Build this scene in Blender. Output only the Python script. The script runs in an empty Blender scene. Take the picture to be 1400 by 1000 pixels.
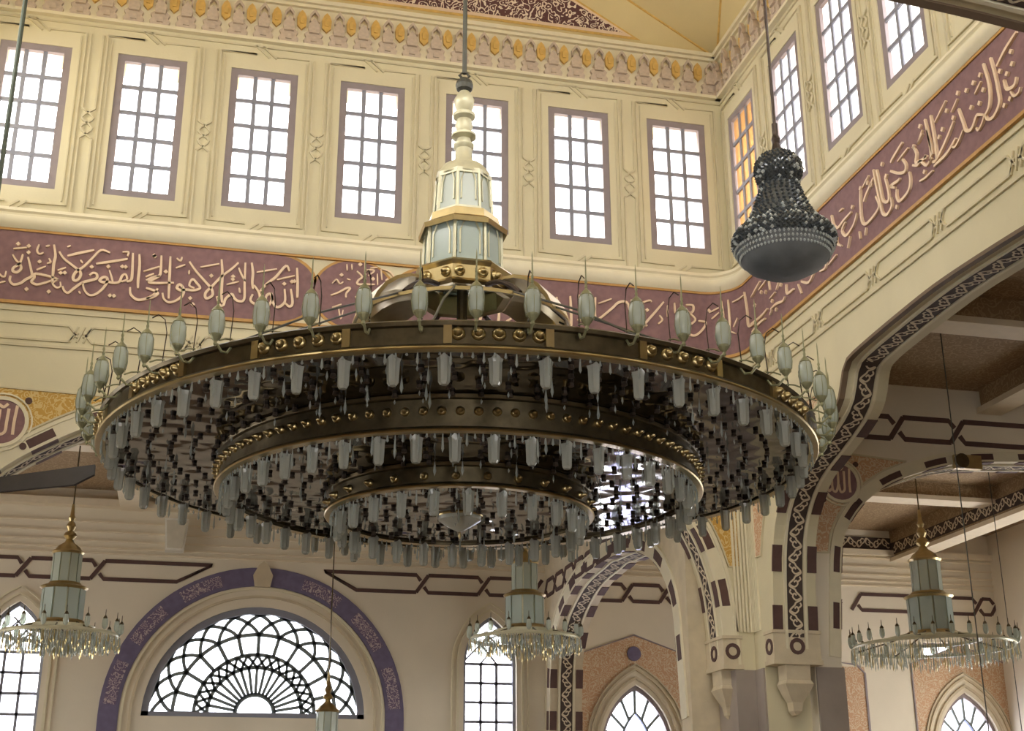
import bpy, bmesh, math, random
from mathutils import Vector, Matrix

random.seed(7)
PI = math.pi
sc = bpy.context.scene
COL = sc.collection

# ------------------------------------------------------------------ camera
F_PX, YAW, PITCH, ROLL = 1795.0, math.radians(13.45), math.radians(19.75), math.radians(-0.18)
fwd = Vector((math.sin(YAW) * math.cos(PITCH), math.cos(YAW) * math.cos(PITCH), math.sin(PITCH)))
rgt = Vector((math.cos(YAW), -math.sin(YAW), 0))
upv = rgt.cross(fwd)
r2 = rgt * math.cos(ROLL) + upv * math.sin(ROLL)
u2 = -rgt * math.sin(ROLL) + upv * math.cos(ROLL)
cam = bpy.data.cameras.new('camera')
cam.sensor_width = 36
cam.lens = F_PX / 1400 * 36
cam.clip_end = 300
cam_o = bpy.data.objects.new('camera', cam)
COL.objects.link(cam_o)
m = Matrix((r2, u2, -fwd)).transposed().to_4x4()
m.translation = Vector((0, 0, 1.6))
cam_o.matrix_world = m
sc.camera = cam_o

# ------------------------------------------------------------------ world: a bright hazy sky outside
SKY = 11.0
w = bpy.data.worlds.new('sky')
sc.world = w
w.use_nodes = True
bg = w.node_tree.nodes['Background']
bg.inputs[0].default_value = (1.0, 0.975, 0.94, 1)
bg.inputs[1].default_value = SKY
sc.view_settings.view_transform = 'Standard'
sc.view_settings.look = 'None'
sc.view_settings.gamma = 1
sc.view_settings.use_curve_mapping = False
sc.view_settings.exposure = 0.15
sc.cycles.use_denoising = True
sc.cycles.max_bounces = 10
sc.cycles.diffuse_bounces = 6
sc.cycles.glossy_bounces = 4
sc.cycles.transparent_max_bounces = 24
sc.cycles.caustics_reflective = False
sc.cycles.caustics_refractive = False
sc.cycles.sample_clamp_indirect = 8


def portal(name, center, right, normal, sx, sz):
    """a sky portal in a row of windows: guides sampling of the sky, gives off nothing itself"""
    l = bpy.data.lights.new(name, 'AREA')
    l.shape = 'RECTANGLE'
    l.size, l.size_y = sx, sz
    l.cycles.is_portal = True
    o = bpy.data.objects.new(name, l)
    COL.objects.link(o)
    n = Vector(normal).normalized()
    x = Vector(right).normalized()
    z = -n
    y = z.cross(x)
    mm = Matrix((x, y, z)).transposed().to_4x4()
    mm.translation = Vector(center)
    o.matrix_world = mm


# hall box: north wall Y=20, east wall X=8.8
XW, XE, YS, YN = -4.2, 8.8, 7.4, 20.0
XC, YC = (XW + XE) / 2, (YS + YN) / 2
WT = 0.73                      # wall thickness
YB, XO = 30.0, 19.9            # outer aisle walls (north, east)
XOW, YOS = -15.0, -4.0         # outer aisle walls (west, south)
ZW0, ZW1 = 11.38, 14.02        # clerestory windows
portal('sky_portal', (XC, YN + WT + .02, 12.7), (1, 0, 0), (0, -1, 0), 12.8, 2.8)
portal('sky_portal', (XE + WT + .02, YC, 12.7), (0, 1, 0), (-1, 0, 0), 12.4, 2.8)
portal('sky_portal', (XW - WT - .02, YC, 12.7), (0, 1, 0), (1, 0, 0), 12.4, 2.8)
portal('sky_portal', (XC, YS - WT - .02, 12.7), (1, 0, 0), (0, 1, 0), 12.8, 2.8)
portal('sky_portal', (1.4, YB + .62, 3.8), (1, 0, 0), (0, -1, 0), 13, 5.6)
portal('sky_portal', (14.5, YB + .62, 3.0), (1, 0, 0), (0, -1, 0), 11, 4.2)
portal('sky_portal', (XO + .62, 25.0, 3.2), (0, 1, 0), (-1, 0, 0), 7, 4.6)
portal('sky_portal', (XOW - .62, 22.5, 3.2), (0, 1, 0), (1, 0, 0), 12, 4.6)

portal('sky_portal', (1.0, YOS - .62, 3.6), (1, 0, 0), (0, 1, 0), 20, 5.6)

# ------------------------------------------------------------------ materials
def srgb(r, g, b):
    def f(c):
        c /= 255.0
        return c / 12.92 if c <= 0.04045 else ((c + 0.055) / 1.055) ** 2.4
    return (f(r), f(g), f(b), 1)


MAT = {}


def mat(name, col, rough=0.7, metal=0.0, var=0.06, scale=6.0, bump=0.0, bscale=60.0, spec=0.3):
    if name in MAT:
        return MAT[name]
    mm = bpy.data.materials.new(name)
    mm.use_nodes = True
    nt = mm.node_tree
    b = nt.nodes['Principled BSDF']
    b.inputs['Roughness'].default_value = rough
    b.inputs['Metallic'].default_value = metal
    b.inputs['Specular IOR Level'].default_value = spec
    tc = nt.nodes.new('ShaderNodeTexCoord')
    nz = nt.nodes.new('ShaderNodeTexNoise')
    nz.inputs['Scale'].default_value = scale
    nz.inputs['Detail'].default_value = 4
    nt.links.new(tc.outputs['Object'], nz.inputs['Vector'])
    rp = nt.nodes.new('ShaderNodeValToRGB')
    c = srgb(*col)
    rp.color_ramp.elements[0].position = 0.3
    rp.color_ramp.elements[1].position = 0.7
    rp.color_ramp.elements[0].color = tuple(max(0, v * (1 - var)) for v in c[:3]) + (1,)
    rp.color_ramp.elements[1].color = tuple(min(1, v * (1 + var)) for v in c[:3]) + (1,)
    nt.links.new(nz.outputs['Fac'], rp.inputs['Fac'])
    nt.links.new(rp.outputs['Color'], b.inputs['Base Color'])
    if bump:
        n2 = nt.nodes.new('ShaderNodeTexNoise')
        n2.inputs['Scale'].default_value = bscale
        nt.links.new(tc.outputs['Object'], n2.inputs['Vector'])
        bp = nt.nodes.new('ShaderNodeBump')
        bp.inputs['Strength'].default_value = bump
        bp.inputs['Distance'].default_value = 0.02
        nt.links.new(n2.outputs['Fac'], bp.inputs['Height'])
        nt.links.new(bp.outputs['Normal'], b.inputs['Normal'])
    MAT[name] = mm
    return mm


def mat_glass(name, col, clear=0.9, rough=0.05, frosted=False):
    """thin pane: mostly see-through, with a faint gloss"""
    if name in MAT:
        return MAT[name]
    mm = bpy.data.materials.new(name)
    mm.use_nodes = True
    nt = mm.node_tree
    out = nt.nodes['Material Output']
    b = nt.nodes['Principled BSDF']
    b.inputs['Base Color'].default_value = srgb(*col)
    b.inputs['Roughness'].default_value = rough
    tr = nt.nodes.new('ShaderNodeBsdfTransparent')
    tr.inputs[0].default_value = srgb(*col)
    tc = nt.nodes.new('ShaderNodeTexCoord')
    nz = nt.nodes.new('ShaderNodeTexNoise')
    nz.inputs['Scale'].default_value = 3
    nt.links.new(tc.outputs['Object'], nz.inputs['Vector'])
    mr = nt.nodes.new('ShaderNodeMapRange')
    mr.inputs['To Min'].default_value = max(0, clear - .05)
    mr.inputs['To Max'].default_value = min(1, clear + .05)
    nt.links.new(nz.outputs['Fac'], mr.inputs['Value'])
    mx = nt.nodes.new('ShaderNodeMixShader')
    nt.links.new(mr.outputs['Result'], mx.inputs[0])
    if frosted:
        b = nt.nodes.new('ShaderNodeBsdfTranslucent')
        b.inputs[0].default_value = srgb(*col)
    nt.links.new(b.outputs[0], mx.inputs[1])
    nt.links.new(tr.outputs[0], mx.inputs[2])
    nt.links.new(mx.outputs[0], out.inputs['Surface'])
    MAT[name] = mm
    return mm


def mat_arabesque(name, ground, ink, scale=6.0, cover=0.5, rough=0.75):
    """painted leaf-scroll ornament: warped cells and rings in two colours"""
    if name in MAT:
        return MAT[name]
    mm = bpy.data.materials.new(name)
    mm.use_nodes = True
    nt = mm.node_tree
    b = nt.nodes['Principled BSDF']
    b.inputs['Roughness'].default_value = rough
    b.inputs['Specular IOR Level'].default_value = 0.25
    tc = nt.nodes.new('ShaderNodeTexCoord')
    nz = nt.nodes.new('ShaderNodeTexNoise')
    nz.inputs['Scale'].default_value = scale * .5
    nt.links.new(tc.outputs['Object'], nz.inputs['Vector'])
    add = nt.nodes.new('ShaderNodeVectorMath')
    add.operation = 'MULTIPLY_ADD'
    add.inputs[1].default_value = (.35, .35, .35)
    nt.links.new(nz.outputs['Color'], add.inputs[0])
    nt.links.new(tc.outputs['Object'], add.inputs[2])
    vo = nt.nodes.new('ShaderNodeTexVoronoi')
    vo.inputs['Scale'].default_value = scale
    nt.links.new(add.outputs[0], vo.inputs['Vector'])
    mul = nt.nodes.new('ShaderNodeMath')
    mul.operation = 'MULTIPLY'
    mul.inputs[1].default_value = 16.0
    nt.links.new(vo.outputs['Distance'], mul.inputs[0])
    sn = nt.nodes.new('ShaderNodeMath')
    sn.operation = 'SINE'
    nt.links.new(mul.outputs[0], sn.inputs[0])
    rp = nt.nodes.new('ShaderNodeValToRGB')
    rp.color_ramp.elements[0].position = max(0, cover - .1)
    rp.color_ramp.elements[1].position = min(1, cover + .1)
    rp.color_ramp.elements[0].color = srgb(*ground)
    rp.color_ramp.elements[1].color = srgb(*ink)
    nt.links.new(sn.outputs[0], rp.inputs['Fac'])
    nt.links.new(rp.outputs['Color'], b.inputs['Base Color'])
    MAT[name] = mm
    return mm


def mat_mirror(name, col, rough, wscale, wstr):
    """polished plate with a hammered, rippled surface"""
    if name in MAT:
        return MAT[name]
    mm = bpy.data.materials.new(name)
    mm.use_nodes = True
    nt = mm.node_tree
    b = nt.nodes['Principled BSDF']
    b.inputs['Base Color'].default_value = srgb(*col)
    b.inputs['Metallic'].default_value = 1
    b.inputs['Roughness'].default_value = rough
    tc = nt.nodes.new('ShaderNodeTexCoord')
    vo = nt.nodes.new('ShaderNodeTexVoronoi')
    vo.feature = 'SMOOTH_F1'
    vo.inputs['Scale'].default_value = wscale
    nt.links.new(tc.outputs['Object'], vo.inputs['Vector'])
    bp = nt.nodes.new('ShaderNodeBump')
    bp.inputs['Strength'].default_value = wstr
    bp.inputs['Distance'].default_value = 0.05
    nt.links.new(vo.outputs['Distance'], bp.inputs['Height'])
    nt.links.new(bp.outputs['Normal'], b.inputs['Normal'])
    MAT[name] = mm
    return mm


CREAM = mat('cream_plaster', (212, 204, 174), .75, var=.04, scale=1.2, bump=.08, bscale=25)
CREAM2 = mat('cream_moulding', (224, 216, 190), .65, var=.03)
GROOVE = mat('olive_groove_paint', (203, 194, 165), .75, var=.05)
VAULT = mat('ochre_plaster', (220, 204, 156), .75, var=.05, scale=1.0, bump=.06, bscale=25)
BEIGE = mat('beige_plaster', (226, 217, 198), .75, var=.05, scale=.8, bump=.08, bscale=25)
STONE = mat('pale_stone', (206, 193, 166), .7, var=.08, scale=4, bump=.1, bscale=40)
MAUVE = mat('mauve_paint', (136, 106, 108), .75, var=.12, scale=9)
LETTER = mat('ivory_relief', (232, 208, 180), .55, var=.04)
ORANGE = mat('gilt_border_paint', (188, 146, 86), .5, var=.1, scale=8)
BROWN = mat('dark_brown_paint', (92, 70, 66), .7, var=.1, scale=8)
FRAME = mat('mauve_grey_window_frame', (144, 134, 138), .6, var=.05)
MUNTIN = mat('blue_grey_muntin', (138, 140, 152), .6, var=.05)
PANE = mat_glass('window_glass', (246, 248, 255), .7, frosted=True)
AMBER = mat_glass('amber_curtained_glass', (240, 214, 172), .55, .5)
LILAC = mat_glass('lilac_glass', (222, 224, 250), .75, .2)
GREYM = mat('mauve_grey_stucco', (194, 178, 162), .75, var=.12, scale=14)
GOLDN = mat('gold_niche_paint', (214, 178, 104), .55, var=.15, scale=10)
SPGOLD = mat_arabesque('gold_arabesque', (196, 156, 80), (214, 190, 132), 9, .35)
SPRED = mat_arabesque('russet_arabesque', (200, 162, 130), (214, 196, 168), 9, .3)
ARABM = mat_arabesque('mauve_white_arabesque', (98, 66, 66), (230, 214, 194), 8, .45)
PURPLE = mat('violet_paint', (114, 106, 134), .75, var=.1, scale=7)
PURPAT = mat_arabesque('violet_arabesque', (116, 102, 128), (190, 176, 178), 10, .5)
SCRGND = mat('scroll_ground_paint', (74, 62, 58), .7, var=.1)
SCRINK = mat('scroll_ivory_paint', (216, 202, 176), .7, var=.05)
CEILP = mat_arabesque('coffer_arabesque', (148, 126, 98), (172, 150, 120), 7, .5)
BEAM = mat('ivory_beam', (226, 214, 190), .7, var=.04)
CARPET = mat('red_brown_carpet', (146, 128, 108), .95, var=.15, scale=2)
MARBLE = mat('grey_marble', (158, 148, 140), .35, var=.12, scale=1.5)
BRONZE = mat('aged_gilt_brass', (98, 88, 68), .38, .9, var=.25, scale=9)
BRASS = mat('polished_brass', (186, 168, 124), .3, 1.0, var=.08, scale=9)
PALEB = mat('pale_enamelled_brass', (204, 200, 172), .35, .25, var=.1)
GREENG = mat('green_gilt', (150, 150, 118), .4, .4, var=.15)
DARKM = mat('dark_bronze', (70, 60, 54), .45, .7, var=.2, scale=9)
PLATE = mat_mirror('hammered_mirror_plate', (98, 92, 90), .08, 4.5, .3)
LGLASS = mat_glass('milky_lantern_glass', (206, 214, 202), .35, .15)
TGLASS = mat_glass('fluted_tube_glass', (206, 208, 200), .5, .12)
CRYST = mat_glass('clear_crystal', (226, 230, 226), .66, .03)
BGLASS = mat_glass('blue_green_panel_glass', (204, 216, 210), .35, .15)
SMOKE = mat('smoke_beads', (84, 90, 96), .12, .3, var=.3, scale=40, spec=.8)
BEADW = mat('bright_beads', (200, 208, 210), .08, .2, var=.1, scale=40, spec=.9)
DOMEGL = mat('smoked_glass_dish', (112, 116, 120), .65, 0, var=.15, scale=5, spec=.5)
STEEL = mat('grey_cable', (92, 92, 86), .45, .6, var=.1)
FANBL = mat('dark_fan_blade', (62, 60, 64), .5, 0, var=.1)
WHITE = mat('white_plastic', (240, 238, 228), .5, var=.03)
BULB = mat('dark_socket', (78, 68, 60), .5, .3, var=.2)

# ------------------------------------------------------------------ mesh builder
class MB:
    def __init__(s, M=None):
        s.v, s.f, s.mi, s.M, s.cur = [], [], [], M, 0

    def add(s, vs, fs):
        o = len(s.v)
        if callable(s.M):
            vs = [s.M(p) for p in vs]
        elif s.M is not None:
            vs = [s.M @ Vector(p) for p in vs]
        s.v += [tuple(p) for p in vs]
        s.f += [tuple(i + o for i in f) for f in fs]
        s.mi += [s.cur] * len(fs)

    def box(s, x0, x1, y0, y1, z0, z1):
        s.add([(x0, y0, z0), (x1, y0, z0), (x1, y1, z0), (x0, y1, z0), (x0, y0, z1), (x1, y0, z1), (x1, y1, z1), (x0, y1, z1)],
              [(0, 3, 2, 1), (4, 5, 6, 7), (0, 1, 5, 4), (1, 2, 6, 5), (2, 3, 7, 6), (3, 0, 4, 7)])

    def prism(s, poly, axis, a, b):
        """poly of 2-D points; extruded along axis ('x','y','z') from a to b"""
        n = len(poly)
        def P(p, t):
            return {'x': (t, p[0], p[1]), 'y': (p[0], t, p[1]), 'z': (p[0], p[1], t)}[axis]
        s.add([P(p, a) for p in poly] + [P(p, b) for p in poly],
              [tuple(range(n)), tuple(range(2 * n - 1, n - 1, -1))] + [(i, i + n, (i + 1) % n + n, (i + 1) % n) for i in range(n)])

    def lathe(s, prof, n=16, c=(0, 0, 0), a0=0.0, a1=2 * PI, caps=False):
        full = abs(a1 - a0 - 2 * PI) < 1e-6
        m_ = n if full else n + 1
        vs = []
        for k in range(m_):
            a = a0 + (a1 - a0) * k / n
            ca, sa = math.cos(a), math.sin(a)
            for r, z in prof:
                vs.append((c[0] + r * ca, c[1] + r * sa, c[2] + z))
        p = len(prof)
        fs = []
        for k in range(n):
            k2 = (k + 1) % m_
            for j in range(p - 1):
                fs.append((k * p + j, k2 * p + j, k2 * p + j + 1, k * p + j + 1))
        s.add(vs, fs)

    def tube(s, pts, r, n=6, closed=False):
        pts = [Vector(p) for p in pts]
        vs, k = [], len(pts)
        for i, p in enumerate(pts):
            a = pts[(i - 1) % k] if (closed or i) else p
            b = pts[(i + 1) % k] if (closed or i < k - 1) else p
            t = (b - a).normalized()
            h = Vector((0, 0, 1)) if abs(t.z) < .9 else Vector((1, 0, 0))
            x = t.cross(h).normalized()
            y = t.cross(x)
            rr = r[i] if isinstance(r, (list, tuple)) else r
            for j in range(n):
                q = 2 * PI * j / n
                vs.append(p + (x * math.cos(q) + y * math.sin(q)) * rr)
        fs = []
        for i in range(k if closed else k - 1):
            i2 = (i + 1) % k
            for j in range(n):
                j2 = (j + 1) % n
                fs.append((i * n + j, i * n + j2, i2 * n + j2, i2 * n + j))
        if not closed:
            fs += [tuple(range(n - 1, -1, -1)), tuple(range((k - 1) * n, k * n))]
        s.add(vs, fs)

    def bar(s, pts, wd, n0, n1, closed=False):
        """flat bar along a polyline in the (x,z) plane, between depths n0 and n1 in y"""
        k = len(pts)
        L, R = [], []
        for i, p in enumerate(pts):
            a = pts[(i - 1) % k] if (closed or i) else p
            b = pts[(i + 1) % k] if (closed or i < k - 1) else p
            dx, dz = b[0] - a[0], b[1] - a[1]
            l = math.hypot(dx, dz) or 1
            ww = wd[i] if isinstance(wd, (list, tuple)) else wd
            nx, nz = -dz / l * ww / 2, dx / l * ww / 2
            L.append((p[0] + nx, p[1] + nz))
            R.append((p[0] - nx, p[1] - nz))
        vs = []
        for i in range(k):
            vs += [(L[i][0], n0, L[i][1]), (R[i][0], n0, R[i][1]), (R[i][0], n1, R[i][1]), (L[i][0], n1, L[i][1])]
        fs = []
        for i in range(k if closed else k - 1):
            a, b = 4 * i, 4 * ((i + 1) % k)
            for q in range(4):
                q2 = (q + 1) % 4
                fs.append((a + q, a + q2, b + q2, b + q))
        if not closed:
            fs += [(3, 2, 1, 0), (4 * k - 4, 4 * k - 3, 4 * k - 2, 4 * k - 1)]
        s.add(vs, fs)

    def ball(s, c, r, n=8, m_=5, sz=1.0):
        prof = [(r * math.sin(PI * j / m_) + (1e-4 if j in (0, m_) else 0), -r * sz * math.cos(PI * j / m_)) for j in range(m_ + 1)]
        s.lathe(prof, n, c)

    def sheet(s, outer, holes, n0, n1):
        """polygon with holes in the (x,z) plane given depth from n0 to n1 in y, with reveals"""
        bm = bmesh.new()
        for loop in [outer] + holes:
            vv = [bm.verts.new((p[0], 0, p[1])) for p in loop]
            for i in range(len(vv)):
                bm.edges.new((vv[i], vv[(i + 1) % len(vv)]))
        bmesh.ops.triangle_fill(bm, edges=bm.edges[:], use_beauty=False)
        bm.verts.index_update()
        fs = [[v.index for v in f.verts] for f in bm.faces]
        vs = [(v.co.x, v.co.z) for v in bm.verts]
        bm.free()
        s.add([(x, n0, z) for x, z in vs], fs)
        s.add([(x, n1, z) for x, z in vs], [f[::-1] for f in fs])
        for loop in [outer] + holes:
            k = len(loop)
            s.add([(p[0], n0, p[1]) for p in loop] + [(p[0], n1, p[1]) for p in loop],
                  [(i, (i + 1) % k, (i + 1) % k + k, i + k) for i in range(k)])

    def mesh(s, name, mats, smooth=False):
        me = bpy.data.meshes.new(name)
        me.from_pydata(s.v, [], s.f)
        for m_ in (mats if isinstance(mats, (list, tuple)) else [mats]):
            me.materials.append(m_)
        me.polygons.foreach_set('material_index', s.mi)
        me.update()
        bm = bmesh.new()
        bm.from_mesh(me)
        bmesh.ops.recalc_face_normals(bm, faces=bm.faces[:])
        bm.to_mesh(me)
        bm.free()
        if smooth:
            me.polygons.foreach_set('use_smooth', [True] * len(me.polygons))
            try:
                me.set_sharp_from_angle(angle=math.radians(40))
            except Exception:
                pass
        return me

    def build(s, name, mats, parent=None, smooth=False):
        return link(name, s.mesh(name, mats, smooth), parent)


def link(name, data, parent=None, M=None):
    o = bpy.data.objects.new(name, data)
    COL.objects.link(o)
    if parent is not None:
        o.parent = parent
    if M is not None:
        o.matrix_local = M
    return o


def tag(o, label=None, cat=None, group=None, kind=None):
    if label:
        o['label'] = label
    if cat:
        o['category'] = cat
    if group:
        o['group'] = group
    if kind:
        o['kind'] = kind
    return o


def T(x, y, z, rz=0.0):
    return Matrix.Translation((x, y, z)) @ Matrix.Rotation(rz, 4, 'Z')


def frame(c, ang):
    """local x = along the wall (to the right when facing it), local y = into the wall, z up"""
    return Matrix.Translation(c) @ Matrix.Rotation(ang, 4, 'Z')


def spline(pts, k=5):
    if len(pts) < 3:
        return list(pts)
    out = []
    n = len(pts)
    for i in range(n - 1):
        p0, p1, p2, p3 = pts[max(i - 1, 0)], pts[i], pts[i + 1], pts[min(i + 2, n - 1)]
        for j in range(k):
            t = j / k
            out.append(tuple(.5 * (2 * b + (c - a) * t + (2 * a - 5 * b + 4 * c - d) * t * t + (3 * b - a - 3 * c + d) * t ** 3)
                             for a, b, c, d in zip(p0, p1, p2, p3)))
    out.append(tuple(pts[-1]))
    return out

# traced lettering: (distance along the band, height) per stroke
LET_LONG = """-3.37,9.82 -3.33,9.78 -3.29,9.78 -3.28,9.87;-3.35,9.67 -3.27,9.7;-3.22,10.16 -3.15,10.06 -3.08,10.01;-3.07,10.18 -3.1,10.02 -3.18,9.94 -3.18,9.88 -3.12,9.87 -3.07,9.93 -3.09,10 -3.15,9.99;-2.99,10.14 -2.93,9.96 -2.9,9.83 -2.98,9.76 -3.05,9.69 -3.15,9.66 -3.21,9.72 -3.21,9.8;-3.22,10.26 -3.12,10.28 -3.02,10.3;-2.84,9.94 -2.71,10.01;-2.5,9.81 -2.66,9.85 -2.85,9.87 -2.86,9.81 -2.89,9.73 -2.81,9.69 -2.7,9.73 -2.6,9.78;-2.85,10.37 -2.87,10.27 -2.83,10.21 -2.77,10.24;-2.69,10.37 -2.75,10.35;-2.68,10.15 -2.65,10.09 -2.7,10.06;-2.63,10.39 -2.59,10.21 -2.6,10.06 -2.59,9.86 -2.59,9.74;-2.53,9.96 -2.41,10.02;-2.5,9.81 -2.58,9.74 -2.52,9.67 -2.46,9.69 -2.47,9.77;-2.54,10.28 -2.46,10.17 -2.34,10.08 -2.23,10 -2.18,9.94 -2.2,9.85 -2.26,9.81 -2.29,9.87 -2.25,9.97 -2.15,10.06 -2.04,10.21 -1.92,10.37 -1.78,10.34;-2.43,9.7 -2.39,9.62 -2.33,9.6 -2.25,9.69 -2.14,9.79 -2.02,9.84 -1.94,9.88 -1.94,9.95 -2,9.97 -2.05,9.92;-2.41,10.22 -2.23,10.29 -2.02,10.36;-1.97,10.13 -1.74,10.19 -1.5,10.26;-2.43,10.37 -2.38,10.4;-2.21,10.17 -2.17,10.12;-2.14,9.79 -2.1,9.67 -2.02,9.59 -1.93,9.61 -1.84,9.7 -1.78,9.82 -1.78,9.9 -1.84,9.91 -1.89,9.85 -1.82,9.82 -1.77,9.84 -1.66,9.83 -1.59,9.86 -1.56,9.96 -1.51,9.99 -1.48,9.91 -1.56,9.86;-1.48,9.87 -1.42,9.9 -1.41,10.02 -1.43,10.37;-1.76,10.04 -1.71,9.91 -1.69,9.85;-2.18,9.64 -2.15,9.6;-1.33,10.36 -1.31,10.17 -1.31,9.91 -1.3,9.77;-1.59,10.37 -1.5,10.38 -1.51,10.31;-1.24,10.07 -1,10.18;-1.2,9.98 -1.08,10.05;-1.42,9.78 -1.4,9.66 -1.3,9.58 -1.18,9.6 -1.05,9.69 -1,9.8;-0.99,10.37 -0.98,10.14 -1,10.01 -1.15,9.9 -1.03,9.89 -0.76,9.92;-1.19,9.92 -1.08,9.99 -0.98,10.01;-1.18,9.79 -1.06,9.76 -0.99,9.71 -1.07,9.64 -1.16,9.61;-0.85,10.37 -0.84,10.13 -0.83,9.87 -0.82,9.64;-0.75,10.18 -0.61,10.25;-0.75,10.35 -0.69,10.31 -0.67,10.38;-0.92,9.73 -0.89,9.63 -0.81,9.58 -0.7,9.62 -0.61,9.72 -0.6,9.83 -0.67,9.9 -0.71,9.84 -0.65,9.8 -0.56,9.82 -0.44,9.82 -0.35,9.87 -0.41,9.95 -0.48,10.01 -0.52,9.9 -0.44,9.86;-0.54,10.16 -0.54,10.09;-0.55,10.31 -0.43,10.15 -0.28,9.99 -0.17,9.87 -0.15,9.76 -0.24,9.7 -0.26,9.79 -0.17,9.91 -0.03,10.1 0.12,10.25 0.22,10.37;-0.37,10.23 -0.08,10.32;-0.05,10.4 -0.02,10.15 -0.01,9.82 0.01,9.65;0.23,10.28 0.29,10.15 0.35,10.05;-0.08,9.75 -0.03,9.62 0.03,9.6 0.06,9.72 0.15,9.81 0.19,9.75 0.26,9.7 0.35,9.74 0.34,10.03 0.33,10.38;0.06,9.97 0.25,10.04;0.26,9.93 0.28,9.84;0.43,10.39 0.46,10.22 0.46,10.06 0.48,9.93;0.49,10 0.58,9.87 0.6,9.72 0.54,9.67 0.45,9.73 0.48,9.84;0.59,9.9 0.69,10.04 0.83,10.18 0.98,10.39 1.04,10.3;0.52,10.23 0.84,10.32;0.85,10.13 1.13,10.23;0.69,9.69 0.74,9.67 0.79,9.78 0.76,9.87 0.7,9.84 0.69,9.73;0.78,9.89 0.81,9.72 0.88,9.65 0.97,9.71 1,9.8 0.98,9.98;1,9.74 1.07,9.68 1.12,9.75 1.08,9.99;1.16,10.37 1.18,10.15 1.19,9.91 1.19,9.84"""
LET_LONG_DOTS = "-3.16,10.35 -3,10.33 -2.99,10.22 -2.81,10.08 -2.48,9.92 -2.42,9.93 -1.57,10.12 -1.52,10.12 -2.03,10.07 -1.78,10.1 -1.71,9.61 -1.65,9.61 -1.09,10.35 -2.95,9.6 -2.62,9.59 -0.9,10.1 -0.19,10.1 0.15,10.12 0.15,10.07 0.97,10.07 1.09,10.12 1.13,10.13 -1.1,10.36 -0.44,9.58 -0.49,9.68"
LET_ROUND = """2.27,10.58 2.28,10.33 2.29,10.05;1.73,9.94 1.85,10 1.98,10.09 2.04,10.09 1.98,10 1.98,9.92;2.14,10.41 2.23,10.32 2.17,10.25 2.16,10.18 2.3,10.19 2.44,10.2;2.3,10.45 2.43,10.45 2.33,10.35;2.05,10.53 2.06,10.43;1.97,10.52 1.98,10.41;1.74,10.15 1.81,10.23 1.87,10.16 1.92,10.2;1.76,9.73 1.91,9.8;2.54,10.49 2.56,10.29;2.56,10.49 2.69,10.45 2.8,10.31;2.36,10.49 2.48,10.51;1.87,9.71 1.91,9.55 1.94,9.7;2.48,10.4 2.49,10.2;1.98,10.26 2.04,10.24;2.13,9.96 2.21,9.88 2.31,9.95 2.39,10.07;2.19,9.71 2.29,9.83 2.4,9.76 2.47,9.88;2.57,10.15 2.69,10.21 2.76,10.13 2.66,10.04"""
LET_ROUND_DOTS = "1.89,10.32 2.19,10.54 2.41,10.3 2.65,10.3"
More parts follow.
